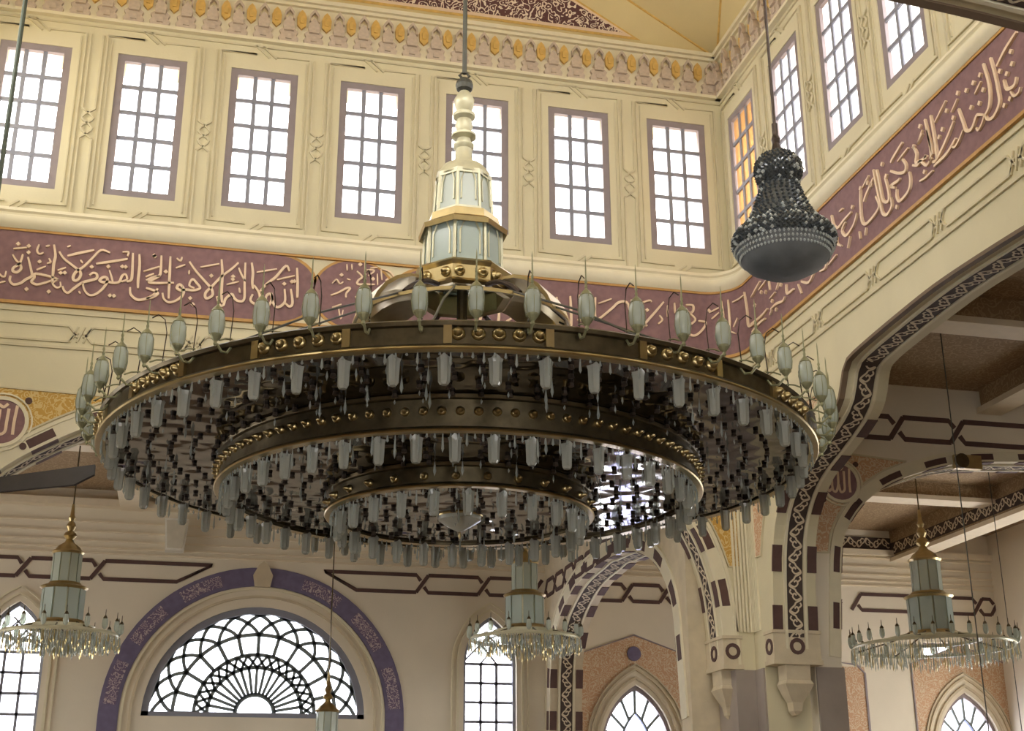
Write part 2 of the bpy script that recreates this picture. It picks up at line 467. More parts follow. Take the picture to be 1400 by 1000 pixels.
LET_WRAP = """5.96,10.35 5.98,10.13 5.99,9.89 5.92,9.89;6.13,10.37 6.17,10.13 6.15,9.88;6.25,10.33 6.24,9.95 6.32,9.95 6.55,10.16 6.66,10.27 6.81,10.29 6.89,10.12 7.02,10 7.17,9.88;6.3,10.22 6.54,10.33;6.9,10.35 6.94,10.11 6.94,9.88;6.96,10.24 7.21,10.36 7.27,10.34;7.49,10.36 7.33,10.16 7.17,9.97 7.08,9.83;7.4,10.1 7.45,10.02 7.37,9.94;7.81,10.37 7.82,10.07 7.83,9.74;7.9,10.34 8.03,10.34 8.02,10.23 7.95,10.2 7.89,10.28;7.95,10.2 8.06,10.09 7.99,10 7.92,9.97 7.93,9.81 8.04,9.78 8.18,9.9 8.26,10.04 8.12,10.06;8.58,10.43 8.6,10.16 8.59,9.89 8.46,9.86 8.48,9.97;8.71,10.43 8.72,10.07 8.71,9.84;7.69,10.36 7.69,10.17;8.33,10.23 8.52,10.31;8.37,10.11 8.52,10.22;7.56,10.3 7.55,10.09;5.8,10.31 5.81,10.05 5.8,9.74 5.72,9.78;5.56,10.27 5.58,9.98 5.55,9.72 5.43,9.66 5.34,9.79 5.43,9.88;5.26,10.29 5.28,9.96 5.26,9.69;4.88,10.18 4.99,10.02 5.13,9.85 5.22,9.69;5.18,10.21 5.05,10 4.88,9.81 4.8,9.63 4.69,9.62 4.67,9.73 4.76,9.8;4.51,10.17 4.55,9.89 4.51,9.6 4.38,9.57 4.32,9.7;4.22,10.1 4.24,9.8 4.18,9.58;3.89,9.61 3.97,9.54 4.06,9.63 4.1,9.55 4.18,9.6;4.8,10.09 4.99,10.16;4.3,10 4.47,10.07;8.8,10.36 9.13,10.38;9.16,10.43 9.23,10.08 9.23,9.81 9.36,9.73 9.59,9.73;8.9,10.04 8.79,9.9;8.71,9.84 8.83,9.77;9.83,10.35 9.44,10.22;10.08,10.27 9.76,10.22;9.36,9.76 9.77,9.74 10.04,9.77;10.16,9.71 10.38,9.72 10.62,9.67 10.71,9.71;10.37,9.93 10.15,9.9;11.04,9.71 10.8,9.73 10.79,9.89;11.2,9.72 11.29,9.53;11.78,9.7 11.57,9.6 11.32,9.72;12.19,9.75 12.13,9.6 11.95,9.62;12.5,9.65 12.24,9.6;9.38,9.61 9.66,9.65 9.93,9.64;10.16,10.21 10.18,10.05;10.52,10.04 10.42,9.95;10.11,9.63 10.2,9.69;14.58,10.38 14.31,10.29 14.24,10.25;14.7,10.23 14.41,10.18;14.21,10.14 14.38,10.02 14.55,9.95 14.6,10.03 14.53,10.15;14.76,9.94 14.87,9.88 14.96,9.89 15.08,9.77 15.21,9.81;15.18,10.22 15.23,9.97 15.24,9.84;15.07,10.24 14.93,10.16;15.2,9.63 15.02,9.62 14.88,9.64;14.66,9.89 14.66,9.75 14.58,9.64 14.36,9.61 14.29,9.71 14.31,9.81;13.86,10.34 13.9,10.05 13.94,9.83 14.07,9.75 14.1,9.88 14.05,10.12;13.77,10.39 13.81,10.09 13.86,9.82 13.89,9.66 14,9.58 14.14,9.64 14.14,9.77;13.37,10.28 13.33,10.08 13.32,9.82 13.43,9.71 13.67,9.73 13.82,9.8 13.76,9.98;13.75,10.27 13.51,10.13 13.43,10.06;13.63,10.37 13.44,10.28;12.46,10.31 12.5,10.13 12.63,10.03 12.82,10.06 13.05,10.08;13.21,9.99 13.08,9.86 12.85,9.8 12.73,9.93 12.85,10.01;12.57,9.91 12.55,9.81 12.68,9.71;12.95,9.74 12.85,9.6;13.22,9.69 13.23,9.57;13.42,9.66 13.37,9.56;12.82,10.25 12.71,10.25;14.28,9.85 14.17,9.93 14.36,9.91 14.42,9.92;17.21,10.39 16.97,10.31 16.77,10.2;16.86,9.96 16.89,9.82 17.03,9.78 17.09,9.86;16.95,9.75 17,9.66 17.09,9.65 17.13,9.7;16.52,10.39 16.57,10.14 16.57,9.93 16.51,9.79 16.42,9.74;16.67,10.38 16.71,10.15 16.73,9.9 16.72,9.73 16.58,9.63 16.46,9.66 16.42,9.74;16.41,9.75 16.34,9.67 16.25,9.63 16.22,9.68;16.43,10.2 16.28,10.11;15.92,10.26 15.76,10.16;15.91,10.12 15.97,9.9 16.01,9.76 16.13,9.72 16.25,9.82 16.31,9.81 16.39,9.76;15.95,9.8 15.83,9.71 15.73,9.68 15.67,9.73;15.67,10.38 15.38,10.23;15.78,10.02 15.56,9.86 15.32,9.73 15.22,9.74;15.3,10.38 15.32,10.12 15.33,9.84 15.31,9.74;15.16,10.4 15.2,10.14 15.21,9.88 15.16,9.78;15.08,10.29 14.93,10.16;15.78,9.78 15.56,9.69 15.24,9.67;14.82,10.18 14.88,10.05 14.84,9.94 14.96,9.9 15.11,9.89;17.38,10.3 17.37,10.03 17.37,9.78 17.27,9.71;17.54,10.27 17.56,10.01 17.54,9.78 17.46,9.67 17.35,9.7"""
LET_WRAP_DOTS = "7.18,10.18 8.33,10.27 4.59,10 4.38,9.44 5.05,9.54 4.09,9.85 9.55,10.03 9.84,10.15 10.01,10.08 10.59,9.97 10.23,9.83 10.36,9.63 8.69,9.7 14.83,10.18 14.01,10.35 14.08,10.13 13.67,10.2 13.58,10.28 13.37,10.3 13.09,10.14 14.26,9.57 15.08,9.89 15.01,9.71 17.06,10.22 16.81,10.11 17.05,10.06 16.93,10 16.43,10.29 16.45,10.07 16.28,10.27 16.17,9.99 16.34,9.95 16.12,10.26 15.94,10.33 15.52,10.05 15.43,9.99 15.03,10.37 15.66,10.24 16.92,9.67 16.8,9.65 15.78,10.07"

# ================================================================== STRUCTURE
def struct(o, label=None):
    o['kind'] = 'structure'
    if label:
        o['label'] = label
    return o


# ---- floor
mb = MB()
mb.box(XOW - 1, XO + 1, YOS - 1, YB + 1, -.2, 0)
struct(mb.build('floor', CARPET), 'red brown carpeted floor of the prayer hall')

# ---- arch outline shared by the four sides of the hall: (distance from leg, height)
ARCH = [(0, 4.15), (.02, 4.7), (.09, 5.45), (.29, 6.12), (.55, 6.58), (.85, 6.86), (1.2, 7.1), (1.72, 7.4), (2.4, 7.68), (3.3, 7.98), (4.6, 8.12)]
ARCHE = [(0, 4.15), (.03, 4.65), (.17, 5.78), (.45, 6.43), (1.0, 6.86), (1.8, 7.12), (2.45, 7.34), (2.8, 7.56), (3.02, 7.95), (3.2, 8.04), (3.7, 8.09), (4.6, 8.14)]
ARCHS = [(0, 4.15), (.03, 4.65), (.17, 5.78), (.45, 6.5), (1.0, 7.05), (1.8, 7.30), (2.45, 7.40), (3.2, 7.47), (4.6, 7.56)]
TARCH = [(0, 4.26), (.16, 5.91), (.33, 6.4), (.64, 6.79), (.93, 7.03), (1.36, 7.26), (2.08, 7.51), (2.5, 7.6), (2.93, 7.66), (3.79, 7.71)]
LEG, LEGN, SHAFT, SPR, ZTOP = .76, .52, .36, 4.15, 15.5


def arch_line(half_span, prof, crown, off=0.0, dz=0.0):
    """left-to-right outline of an arch centred on x=0, optionally grown outward by off"""
    left = [(-half_span + d, z + dz) for d, z in prof] + [(0, crown + dz)]
    right = [(-x, z) for x, z in left[:-1]][::-1]
    pts = spline(left + right, 3)
    if off:
        o2 = []
        for i, p in enumerate(pts):
            a, b = pts[max(i - 1, 0)], pts[min(i + 1, len(pts) - 1)]
            dx, dz_ = b[0] - a[0], b[1] - a[1]
            l = math.hypot(dx, dz_) or 1
            o2.append((p[0] - dz_ / l * off, p[1] + dx / l * off))
        pts = o2
    return pts


def rect(x0, x1, z0, z1):
    return [(x0, z0), (x1, z0), (x1, z1), (x0, z1)]


NWX = [7.9 - 1.867 * i for i in range(7)][::-1]        # window centres on the north wall (world X)
EWY = [19.15 - 1.805 * i for i in range(7)]            # and on the east wall (world Y)
WW = .565                                              # half width of a window
FR_N = frame((XC, YN, 0), 0)
FR_E = frame((XE, YC, 0), -PI / 2)
FR_S = frame((XC, YS, 0), PI)
FR_W = frame((XW, YC, 0), PI / 2)
HX, HY = (XE - XW) / 2, (YN - YS) / 2


def hall_wall(name, fr, half, ext, centres, label, prof=ARCH, leg=.76, crown=8.17):
    al = arch_line(half - leg, prof, crown)
    outer = [(-half - ext, 0), (-half + SHAFT, 0), (-half + SHAFT, SPR)] + al + [(half - SHAFT, SPR), (half - SHAFT, 0), (half + ext, 0), (half + ext, ZTOP), (-half - ext, ZTOP)]
    holes = [rect(c - WW, c + WW, ZW0, ZW1) for c in centres]
    mb = MB(fr)
    mb.sheet(outer, holes, 0, WT)
    return struct(mb.build(name, CREAM), label)


NC = [x - XC for x in NWX]
EC = [YC - y for y in EWY]
wall_n = hall_wall('wall_north', FR_N, HX, WT, NC, 'cream north wall of the high hall with seven windows over a broad arch', ARCH, LEGN)
wall_e = hall_wall('wall_east', FR_E, HY, 0, EC, 'cream east wall of the high hall running to the upper right', ARCHE)
wall_s = hall_wall('wall_south', FR_S, HX, WT, NC, 'near wall of the high hall whose arch edge cuts the upper right corner', ARCHS, LEG, 7.6)
wall_w = hall_wall('wall_west', FR_W, HY, 0, EC, 'west wall of the high hall')

# ---- marble cladding of the pier shafts
for fr, half, wl in ((FR_N, HX, wall_n), (FR_E, HY, wall_e)):
    for sg in (-1, 1):
        mb = MB(fr)
        a, b = sorted((sg * (half - SHAFT + .02), sg * (half - .02)))
        mb.box(a - .03, b + .0, -.03, WT + .03, 0, 4.1)
        mb.build('marble_cladding', MARBLE, wl)

# ---- clerestory windows
def grid_window(idx, fr, c, label, pane_m, z0=ZW0, z1=ZW1, hw=WW, nx=3, ny=5):
    root = struct(link('window_%d' % idx, None, None, fr @ T(c, 0, z0)), label)
    h = z1 - z0
    fw = .12
    mb = MB()
    y0, y1 = .02, .11
    mb.box(-hw, -hw + fw, y0, y1, 0, h)
    mb.box(hw - fw, hw, y0, y1, 0, h)
    mb.box(-hw + fw, hw - fw, y0, y1, 0, fw)
    mb.box(-hw + fw, hw - fw, y0, y1, h - fw, h)
    mb.build('window_frame', FRAME, root)
    iw, ih = 2 * (hw - fw), h - 2 * fw
    for i in range(1, nx):
        mb = MB()
        x = -hw + fw + iw * i / nx
        mb.box(x - .034, x + .034, y0 + .02, y1 - .03, fw, h - fw)
        mb.build('muntin', MUNTIN, root)
    for j in range(1, ny):
        mb = MB()
        z = fw + ih * j / ny
        mb.box(-hw + fw, hw - fw, y0 + .015, y1 - .035, z - .034, z + .034)
        mb.build('muntin', MUNTIN, root)
    mb = MB()
    pw, ph = iw / nx - .05, ih / ny - .05
    mb.box(-pw / 2, pw / 2, -.004, .004, -ph / 2, ph / 2)
    me = mb.mesh('pane', pane_m)
    for i in range(nx):
        for j in range(ny):
            link('pane', me, root, T(-hw + fw + iw * (i + .5) / nx, (y0 + y1) / 2, fw + ih * (j + .5) / ny))
    return root


ORD = ['first', 'second', 'third', 'fourth', 'fifth', 'sixth', 'seventh']
wi = 1
for i, c in enumerate(NC):
    extra = ', half behind the chandelier stem' if i == 4 else (', cut by the left edge' if i == 0 else '')
    grid_window(wi, FR_N, c, '%s upper window from the left on the facing wall%s' % (ORD[i], extra), PANE)
    wi += 1
for i, c in enumerate(EC[:6]):
    lab = 'orange curtained upper window nearest the corner on the right wall' if i == 0 else '%s upper window from the corner on the right wall' % ORD[i]
    grid_window(wi, FR_E, c, lab, AMBER if i == 0 else PANE)
    wi += 1

# ---- strap mouldings round the windows (raised double lines with knots)
def straps(fr, centres, half, wl, zlo=11.1, zhi=14.32):
    pitch = abs(centres[1] - centres[0])
    cs = sorted(centres)
    for i, c in enumerate(cs):
        mb = MB(fr)
        w_ = .76
        def ln(pts, wd=.035, d=.03):
            mb.bar(pts, wd, -d, 0)
        # rectangle round the window, broken by slanted crossings at top and bottom
        for s in (-1, 1):
            ln([(c + s * .16, zlo), (c + s * w_, zlo), (c + s * w_, zhi), (c + s * .16, zhi)])
            ln([(c + s * (w_ - .07), zlo + .07), (c + s * (w_ - .07), zhi - .07)], .02, .02)
        for dx in (-.1, .02):
            ln([(c + dx - .08, zlo - .17), (c + dx + .16, zlo + .02)], .03)
            ln([(c + dx - .08, zhi + .02 + .15), (c + dx + .16, zhi - .04)], .03)
        # lower and upper running lines
        ln([(c - pitch / 2, zlo - .16), (c - .16, zlo - .16)])
        ln([(c + .16, zlo - .16), (c + pitch / 2, zlo - .16)])
        ln([(c - pitch / 2, zhi + .16), (c + pitch / 2, zhi + .16)], .03)
        ln([(c - w_ - .0, zhi), (c - .16, zhi)])
        mb.build('strap_moulding', GROOVE, wl)
        # knot between this window and the next
        if i < len(cs) - 1:
            k = c + pitch / 2
            mb = MB(fr)
            zk = 12.62
            for q in (-1, 1):
                mb.bar(spline([(k - q * .1, zk - .28), (k + q * .09, zk - .08), (k - q * .09, zk + .1), (k + q * .1, zk + .28)]), .03, -.035, 0)
                mb.bar([(k + q * .1, zk + .28), (k + q * .1, zhi)], .03, -.03, 0)
                mb.bar([(k + q * .1, zlo - .16), (k + q * .1, zk - .28)], .03, -.03, 0)
            mb.build('strap_knot', GROOVE, wl)


straps(FR_N, NC, HX, wall_n)
straps(FR_E, EC, HY, wall_e)

# ---- path that runs along the north wall, round the hollow corner and along the east wall
RC = .6
UA = XE - RC
UB = UA + RC * PI / 2


def path(u):
    if u <= UA:
        return Vector((u, YN, 0)), Vector((0, 1, 0))
    if u >= UB:
        return Vector((XE, YN - RC - (u - UB), 0)), Vector((1, 0, 0))
    a = (u - UA) / RC
    n = Vector((math.sin(a), math.cos(a), 0))
    return Vector((UA, YN - RC, 0)) + n * RC, n


def along(p):
    q, n = path(p[0])
    return q + n * p[1] + Vector((0, 0, p[2]))


def usamples(a, b, step=.25):
    us = [a]
    k = max(1, int((b - a) / step))
    us = [a + (b - a) * i / k for i in range(k + 1)]
    if a < UB and b > UA:
        us += [UA + (UB - UA) * i / 10 for i in range(11) if a < UA + (UB - UA) * i / 10 < b]
    return sorted(set(us))


U0, U1 = XW, UB + (YN - RC - YS)
# hollow corner fill
mb = MB()
arc = [(UA + RC * math.sin(a), YN - RC + RC * math.cos(a)) for a in [PI / 2 * i / 10 for i in range(11)]]
mb.prism(arc + [(XE + .02, YN - RC), (XE + .02, YN + .02), (UA, YN + .02)], 'z', 8.9, 10.95)
mb.build('corner_cove', CREAM, wall_n)


def moulding(prof, name, m_, parent, u0=U0, u1=U1):
    """profile of (out, z) points swept along the path"""
    mb = MB()
    us = usamples(u0, u1, .6)
    vs, k = [], len(prof)
    for u in us:
        for o, z in prof:
            vs.append(along((u, -o, z)))
    fs = [(i * k + j, (i + 1) * k + j, (i + 1) * k + j + 1, i * k + j + 1) for i in range(len(us) - 1) for j in range(k - 1)]
    fs += [tuple(range(k)), tuple(range((len(us) - 1) * k, len(us) * k))]
    mb.add(vs, fs)
    return mb.build(name, m_, parent, smooth=True)


trim1 = struct(moulding([(0, 10.62), (.05, 10.62), (.10, 10.68), (.12, 10.76), (.10, 10.82), (.06, 10.84), (.06, 10.88), (.09, 10.91), (.07, 10.97), (0, 10.98)], 'trim_1', CREAM2, None), 'cream ledge under the upper windows, bending round the hall corner')
moulding([(0, 10.58), (.045, 10.58), (.045, 10.63), (0, 10.63)], 'gilt_fillet', ORANGE, trim1)
moulding([(0, 9.36), (.05, 9.36), (.05, 9.41), (0, 9.41)], 'gilt_fillet', ORANGE, trim1)
trim2 = struct(moulding([(0, 9.25), (.03, 9.25), (.03, 9.3), (0, 9.3)], 'trim_2', GROOVE, None), 'thin olive line under the lettered band')
moulding([(0, 8.68), (.03, 8.68), (.03, 8.72), (0, 8.72)], 'strap_line', GROOVE, trim2)

# interlaced straps under the band
for k in range(15):
    c = U0 + .4 + k * 1.72
    if c + 1.72 > U1:
        break
    mb = MB(along)
    a, b = c + .18, c + 1.72 - .18
    seg = [a + (b - a) * i / 6 for i in range(7)]
    mb.bar([(a - .14, 8.88)] + [(u, 9.06) for u in seg] + [(b + .14, 8.88)], .03, -.03, 0)
    mb.bar([(a - .14, 8.96)] + [(u, 8.8) for u in seg] + [(b + .14, 8.96)], .03, -.03, 0)
    for q in (-.1, 0, .1):
        mb.bar([(c + q - .05, 8.8), (c + q + .05, 9.06)], .025, -.03, 0)
    mb.build('strap_link', GROOVE, trim2)

# ---- lettered band: long cartouche, roundel, cartouche wrapping the corner
Z0, Z1 = 9.42, 10.58


def cartouche(u0, u1, round_l, round_r, name, off, n, m_, parent):
    mb = MB()
    us = set(usamples(u0, u1, .4))
    R_ = .62
    for k in range(9):
        if round_l:
            us.add(u0 + R_ * (1 - math.cos(PI / 2 * k / 8)))
        if round_r:
            us.add(u1 - R_ * (1 - math.cos(PI / 2 * k / 8)))
    us = sorted(us)
    top, bot = [], []
    zc, hz = (Z0 + Z1) / 2, (Z1 - Z0) / 2 + off
    for u in us:
        h = hz
        d = min(u - u0 if round_l else 9, u1 - u if round_r else 9)
        if d < R_:
            h = .22 * hz + .78 * hz * math.sqrt(max(0, 1 - (1 - d / R_) ** 2))
        top.append(zc + h)
        bot.append(zc - h)
    vs = []
    for u, a, b in zip(us, top, bot):
        vs += [along((u, -n, b)), along((u, -n, a)), along((u, 0, a)), along((u, 0, b))]
    fs = []
    for i in range(len(us) - 1):
        a, b = 4 * i, 4 * i + 4
        fs += [(a, a + 1, b + 1, b), (a + 1, a + 2, b + 2, b + 1), (a + 3, a, b, b + 3)]
    fs += [(0, 1, 2, 3), tuple(4 * len(us) - 4 + q for q in range(4))]
    mb.add(vs, fs)
    return mb.build(name, m_, parent)


def letters(name, strokes, dots, parent, wd=.037, n=.06):
    mb = MB(along)
    for st in strokes.split(';'):
        pts = [tuple(float(v) for v in q.split(',')) for q in st.split()]
        L = sum(math.dist(a, b) for a, b in zip(pts, pts[1:]))
        sp = spline(pts, 4) if len(pts) > 2 else [pts[0], tuple((a + b) / 2 for a, b in zip(*pts)), pts[1]]
        k = len(sp)
        f = wd if L > .35 else wd * .72
        ws = [f * (.55 + .6 * math.sin(PI * min(1, .12 + .76 * i / (k - 1)))) for i in range(k)]
        mb.bar(sp, ws, -n, -.02)
    for q in dots.split():
        u, z = (float(v) for v in q.split(','))
        r = .036
        mb.prism([(u - r, z), (u, z - r), (u + r, z), (u, z + r)], 'y', -n, -.02)
    return mb.build(name, LETTER, parent)


trim3 = struct(cartouche(U0, 1.45, 0, 1, 'trim_3', 0, .025, MAUVE, None), 'mauve cartouche with raised ivory Arabic lettering on the facing wall')
cartouche(U0, 1.5, 0, 1, 'gilt_border', .035, .018, ORANGE, trim3)
letters('lettering', LET_LONG, LET_LONG_DOTS, trim3)
mb = MB(FR_N)
disc = [(2.12 - XC + .66 * math.cos(2 * PI * i / 40), 10.0 + .60 * math.sin(2 * PI * i / 40)) for i in range(40)]
mb.prism(disc, 'y', -.025, 0)
trim4 = struct(mb.build('trim_4', MAUVE), 'round mauve medallion with ivory lettering between the two cartouches')
mb = MB(FR_N)
mb.prism([(2.12 - XC + .71 * math.cos(2 * PI * i / 40), 10.0 + .64 * math.sin(2 * PI * i / 40)) for i in range(40)], 'y', -.018, 0)
mb.build('gilt_border', ORANGE, trim4)
letters('lettering', LET_ROUND, LET_ROUND_DOTS, trim4, .03)
trim5 = struct(cartouche(2.8, U1, 1, 0, 'trim_5', 0, .025, MAUVE, None), 'mauve lettered band that wraps the hall corner and climbs to the right')
cartouche(2.74, U1, 1, 0, 'gilt_border', .035, .018, ORANGE, trim5)
letters('lettering', LET_WRAP, LET_WRAP_DOTS, trim5)

# ---- muqarnas cornice under the vault
def niche_meshes():
    a = MB()
    a.prism([(-.155, 0), (.155, 0), (.17, .07), (.13, .13), (.16, .2), (.1, .25), (-.1, .25), (-.16, .2), (-.13, .13), (-.17, .07)], 'y', -.10, 0)
    a.prism([(-.085, .2), (.085, .2), (.1, .32), (.06, .42), (0, .5), (-.06, .42), (-.1, .32)], 'y', -.15, 0)
    a.prism([(-.09, .42), (-.065, .42), (-.06, .52), (0, .6), (.06, .52), (.065, .42), (.09, .42), (.085, .55), (0, .68), (-.085, .55)], 'y', -.17, -.1)
    a.prism([(-.05, .04), (.05, .04), (.05, .12), (0, .17), (-.05, .12)], 'y', -.13, -.08)
    b = MB()
    b.prism([(-.075, .32), (0, .24), (.075, .32), (.085, .48), (.05, .58), (0, .64), (-.05, .58), (-.085, .48)], 'y', -.08, -.0)
    b.prism([(-.03, .36), (.03, .36), (.04, .48), (0, .55), (-.04, .48)], 'y', -.1, -.06)
    return a.mesh('bracket', GREYM), b.mesh('gold_niche', GOLDN)


br_me, ni_me = niche_meshes()
for ti, (fr, half, lab) in enumerate(((FR_N, HX, 'muqarnas cornice along the top of the facing wall'), (FR_E, HY, 'muqarnas cornice along the top of the right wall'))):
    mb = MB(fr)
    for z0, z1, d in ((14.56, 14.62, .1), (14.62, 15.36, .035), (15.36, 15.42, .1), (15.42, 15.5, .16)):
        mb.box(-half, half, -d, 0, z0, z1)
    tr = struct(mb.build('trim_%d' % (6 + ti), CREAM2), lab)
    n = int(2 * half / .42)
    st = 2 * half / n
    for i in range(n):
        link('bracket', br_me, tr, fr @ T(-half + st * (i + .5), 0, 14.62))
        if i:
            link('gold_niche', ni_me, tr, fr @ T(-half + st * i, 0, 14.66))

# ---- vault: four leaning triangles, four corner facets, flat crown
AZ = 17.5
an, ae, as_, aw = (XC, YN - 2.0, AZ), (XE - 2.0, YC, AZ), (XC, YS + 2.0, AZ), (XW + 2.0, YC, AZ)
cne, cnw, cse, csw = (XE, YN, 15.5), (XW, YN, 15.5), (XE, YS, 15.5), (XW, YS, 15.5)
mb = MB()
vs = [cne, cnw, cse, csw, an, ae, as_, aw]
mb.add(vs, [(1, 0, 4), (0, 2, 5), (2, 3, 6), (3, 1, 7), (0, 5, 4), (2, 6, 5), (3, 7, 6), (1, 4, 7), (4, 5, 6, 7)])
mb.add([(x, y, z + .3) for x, y, z in vs], [(1, 0, 4), (0, 2, 5), (2, 3, 6), (3, 1, 7), (0, 5, 4), (2, 6, 5), (3, 7, 6), (1, 4, 7), (4, 5, 6, 7)])
ceil = struct(mb.build('ceiling', VAULT), 'ochre faceted vault over the high hall')
# raised ribs along the facet edges
for a, b in ((cne, an), (cne, ae), (cnw, an), (cse, ae)):
    mb = MB()
    mb.tube([a, b], .022, 6)
    mb.build('vault_rib', GOLDN, ceil)
# triangular ornament panel on the north facet
sl = math.hypot(2.0, 2.0)
ux, uy, uz = Vector((1, 0, 0)), Vector((0, -2.0 / sl, 2.0 / sl)), Vector((0, -2.0 / sl, -2.0 / sl))
def vp(x, v, d):
    return tuple(Vector((x, YN, 15.5)) + uy * v + uz * d)
for nm, grow, d, m_ in (('panel_border', .13, .02, GOLDN), ('panel_fillet', .07, .03, LETTER), ('ornament_panel', 0, .04, ARABM)):
    bz, hw_, ap = .25 - grow * .8, 4.56 + grow * 3.0, 1.88 + .25 + grow
    mb = MB()
    tri = [(XC - hw_, bz), (XC + hw_, bz), (XC, ap)]
    mb.add([vp(x, v, 0) for x, v in tri] + [vp(x, v, d) for x, v in tri], [(0, 1, 2), (3, 4, 5), (0, 1, 4, 3), (1, 2, 5, 4), (2, 0, 3, 5)])
    mb.build(nm, m_, ceil)

# ---- scroll ornament (ivory vine on dark ground) along any polyline frame
def vine(mb, L, w_, f, step=None):
    """f(s, t, d): s along, t across (-.5..0.5 of width), d proud"""
    step = step or w_ * .78
    n = max(1, int(L / step))
    st = L / n
    def rib(pts, wd):
        pts = spline(pts, 3)
        k = len(pts)
        vs = []
        for i, p in enumerate(pts):
            a, b = pts[max(i - 1, 0)], pts[min(i + 1, k - 1)]
            dx, dy = b[0] - a[0], b[1] - a[1]
            l = math.hypot(dx, dy) or 1
            ox, oy = -dy / l * wd / 2, dx / l * wd / 2
            vs += [f(p[0] + ox, p[1] + oy, .012), f(p[0] - ox, p[1] - oy, .012)]
        mb.add(vs, [(2 * i, 2 * i + 1, 2 * i + 3, 2 * i + 2) for i in range(k - 1)])
    h = w_ * .36
    for i in range(n):
        s0, q = i * st, (1 if i % 2 else -1)
        rib([(s0, 0), (s0 + st * .25, q * h), (s0 + st * .5, q * h * .9), (s0 + st * .8, q * h * .2), (s0 + st, 0)], w_ * .11)
        rib([(s0 + st * .35, q * h * .9), (s0 + st * .2, q * h * .1), (s0 + st * .45, -q * h * .5), (s0 + st * .7, -q * h * .2), (s0 + st * .55, q * h * .2)], w_ * .10)
        rib([(s0 + st * .6, -q * h * .5), (s0 + st * .8, -q * h), (s0 + st * 1.0, -q * h * .8)], w_ * .10)


EDGE = mat('umber_edge_paint', (116, 98, 80), .7)


# ---- intrados lining: dark/light blocks at both edges, vine strip down the middle
def arch_lining(fr, half_span, prof, crown, y0, y1, parent, dz=0.0, blocks=True, fw=.3, reach=99):
    pts = arch_line(half_span, prof, crown, 0, dz)
    S = [0]
    for a, b in zip(pts, pts[1:]):
        S.append(S[-1] + math.dist(a, b))
    def at(s):
        s = min(max(s, 0), S[-1] - 1e-6)
        for i in range(len(S) - 1):
            if s <= S[i + 1]:
                t = (s - S[i]) / (S[i + 1] - S[i])
                p = (pts[i][0] + (pts[i + 1][0] - pts[i][0]) * t, pts[i][1] + (pts[i + 1][1] - pts[i][1]) * t)
                dx, dz_ = pts[i + 1][0] - pts[i][0], pts[i + 1][1] - pts[i][1]
                l = math.hypot(dx, dz_)
                return p, (dz_ / l, -dx / l)           # normal into the opening
    yc, w_ = (y0 + y1) / 2, (y1 - y0) * .36
    L = S[-1]
    def strip(mb, s0, s1, ya, yb, d0, d1):
        k = max(1, int((s1 - s0) / .2))
        vs = []
        for i in range(k + 1):
            p, n = at(s0 + (s1 - s0) * i / k)
            for y, d in ((ya, d0), (ya, d1), (yb, d1), (yb, d0)):
                vs.append((p[0] + n[0] * d, y, p[1] + n[1] * d))
        mb.add(vs, [(4 * i + q, 4 * i + (q + 1) % 4, 4 * i + 4 + (q + 1) % 4, 4 * i + 4 + q) for i in range(k) for q in range(4)] + [(3, 2, 1, 0), tuple(4 * k + q for q in range(4))])
    mb = MB(fr)
    strip(mb, .3, L - .3, yc - w_ / 2, yc + w_ / 2, 0, .015)
    g = mb.build('vine_ground', SCRGND, parent)
    mb = MB(fr)
    def f(s, t, d):
        p, n = at(s + .3)
        return (p[0] + n[0] * (d + .012), yc + t, p[1] + n[1] * (d + .012))
    vine(mb, L - .6, w_, f)
    mb.build('vine_scroll', SCRINK, parent)
    mb = MB(fr)
    for q in (-1, 1):
        strip(mb, .2, L - .2, yc + q * (w_ / 2 + .035) - .022, yc + q * (w_ / 2 + .035) + .022, 0, .03)
    mb.build('fillet', CREAM2, parent)
    # painted blocks on the intrados edges and on the hall face
    k = int((L - .6) / .92)
    for i in range(k):
        s0 = .45 + i * (L - .9) / k
        if reach < s0 < L - reach - .4:
            continue
        for ya, yb in ((y0 - .012, y0 + (y1 - y0) * .2), (y1 - (y1 - y0) * .2, y1 + .012)):
            mb = MB(fr)
            strip(mb, s0, s0 + .42, ya, yb, -.02, .014)
            mb.build('dark_block', BROWN, parent)
        if blocks:
            mb = MB(fr)
            strip(mb, s0, s0 + .42, y0 - .02, y0 + .02, -fw * .82, -fw * .2)
            mb.build('dark_block', BROWN, parent)
    if not blocks:
        mb = MB(fr)
        strip(mb, reach, L - reach, y0 - .015, y0 + .07, -.03, .02)
        mb.build('edge_strip', EDGE, parent)
        return
    # plain raised archivolt on the hall face
    mb = MB(fr)
    strip(mb, 0, L, y0 - .014, y0 + .02, -fw, 0)
    strip(mb, 0, L, y0 - .035, y0 + .02, -fw - .04, -fw + .01)
    mb.build('archivolt', CREAM2, parent)


arch_lining(FR_N, HX - LEGN, ARCH, 8.17, 0, WT, wall_n, fw=.22)
arch_lining(FR_E, HY - LEG, ARCHE, 8.17, 0, WT, wall_e, blocks=False, reach=4.4)
arch_lining(FR_S, HX - LEG, ARCHS, 7.6, 0, WT, wall_s, blocks=False, reach=2)


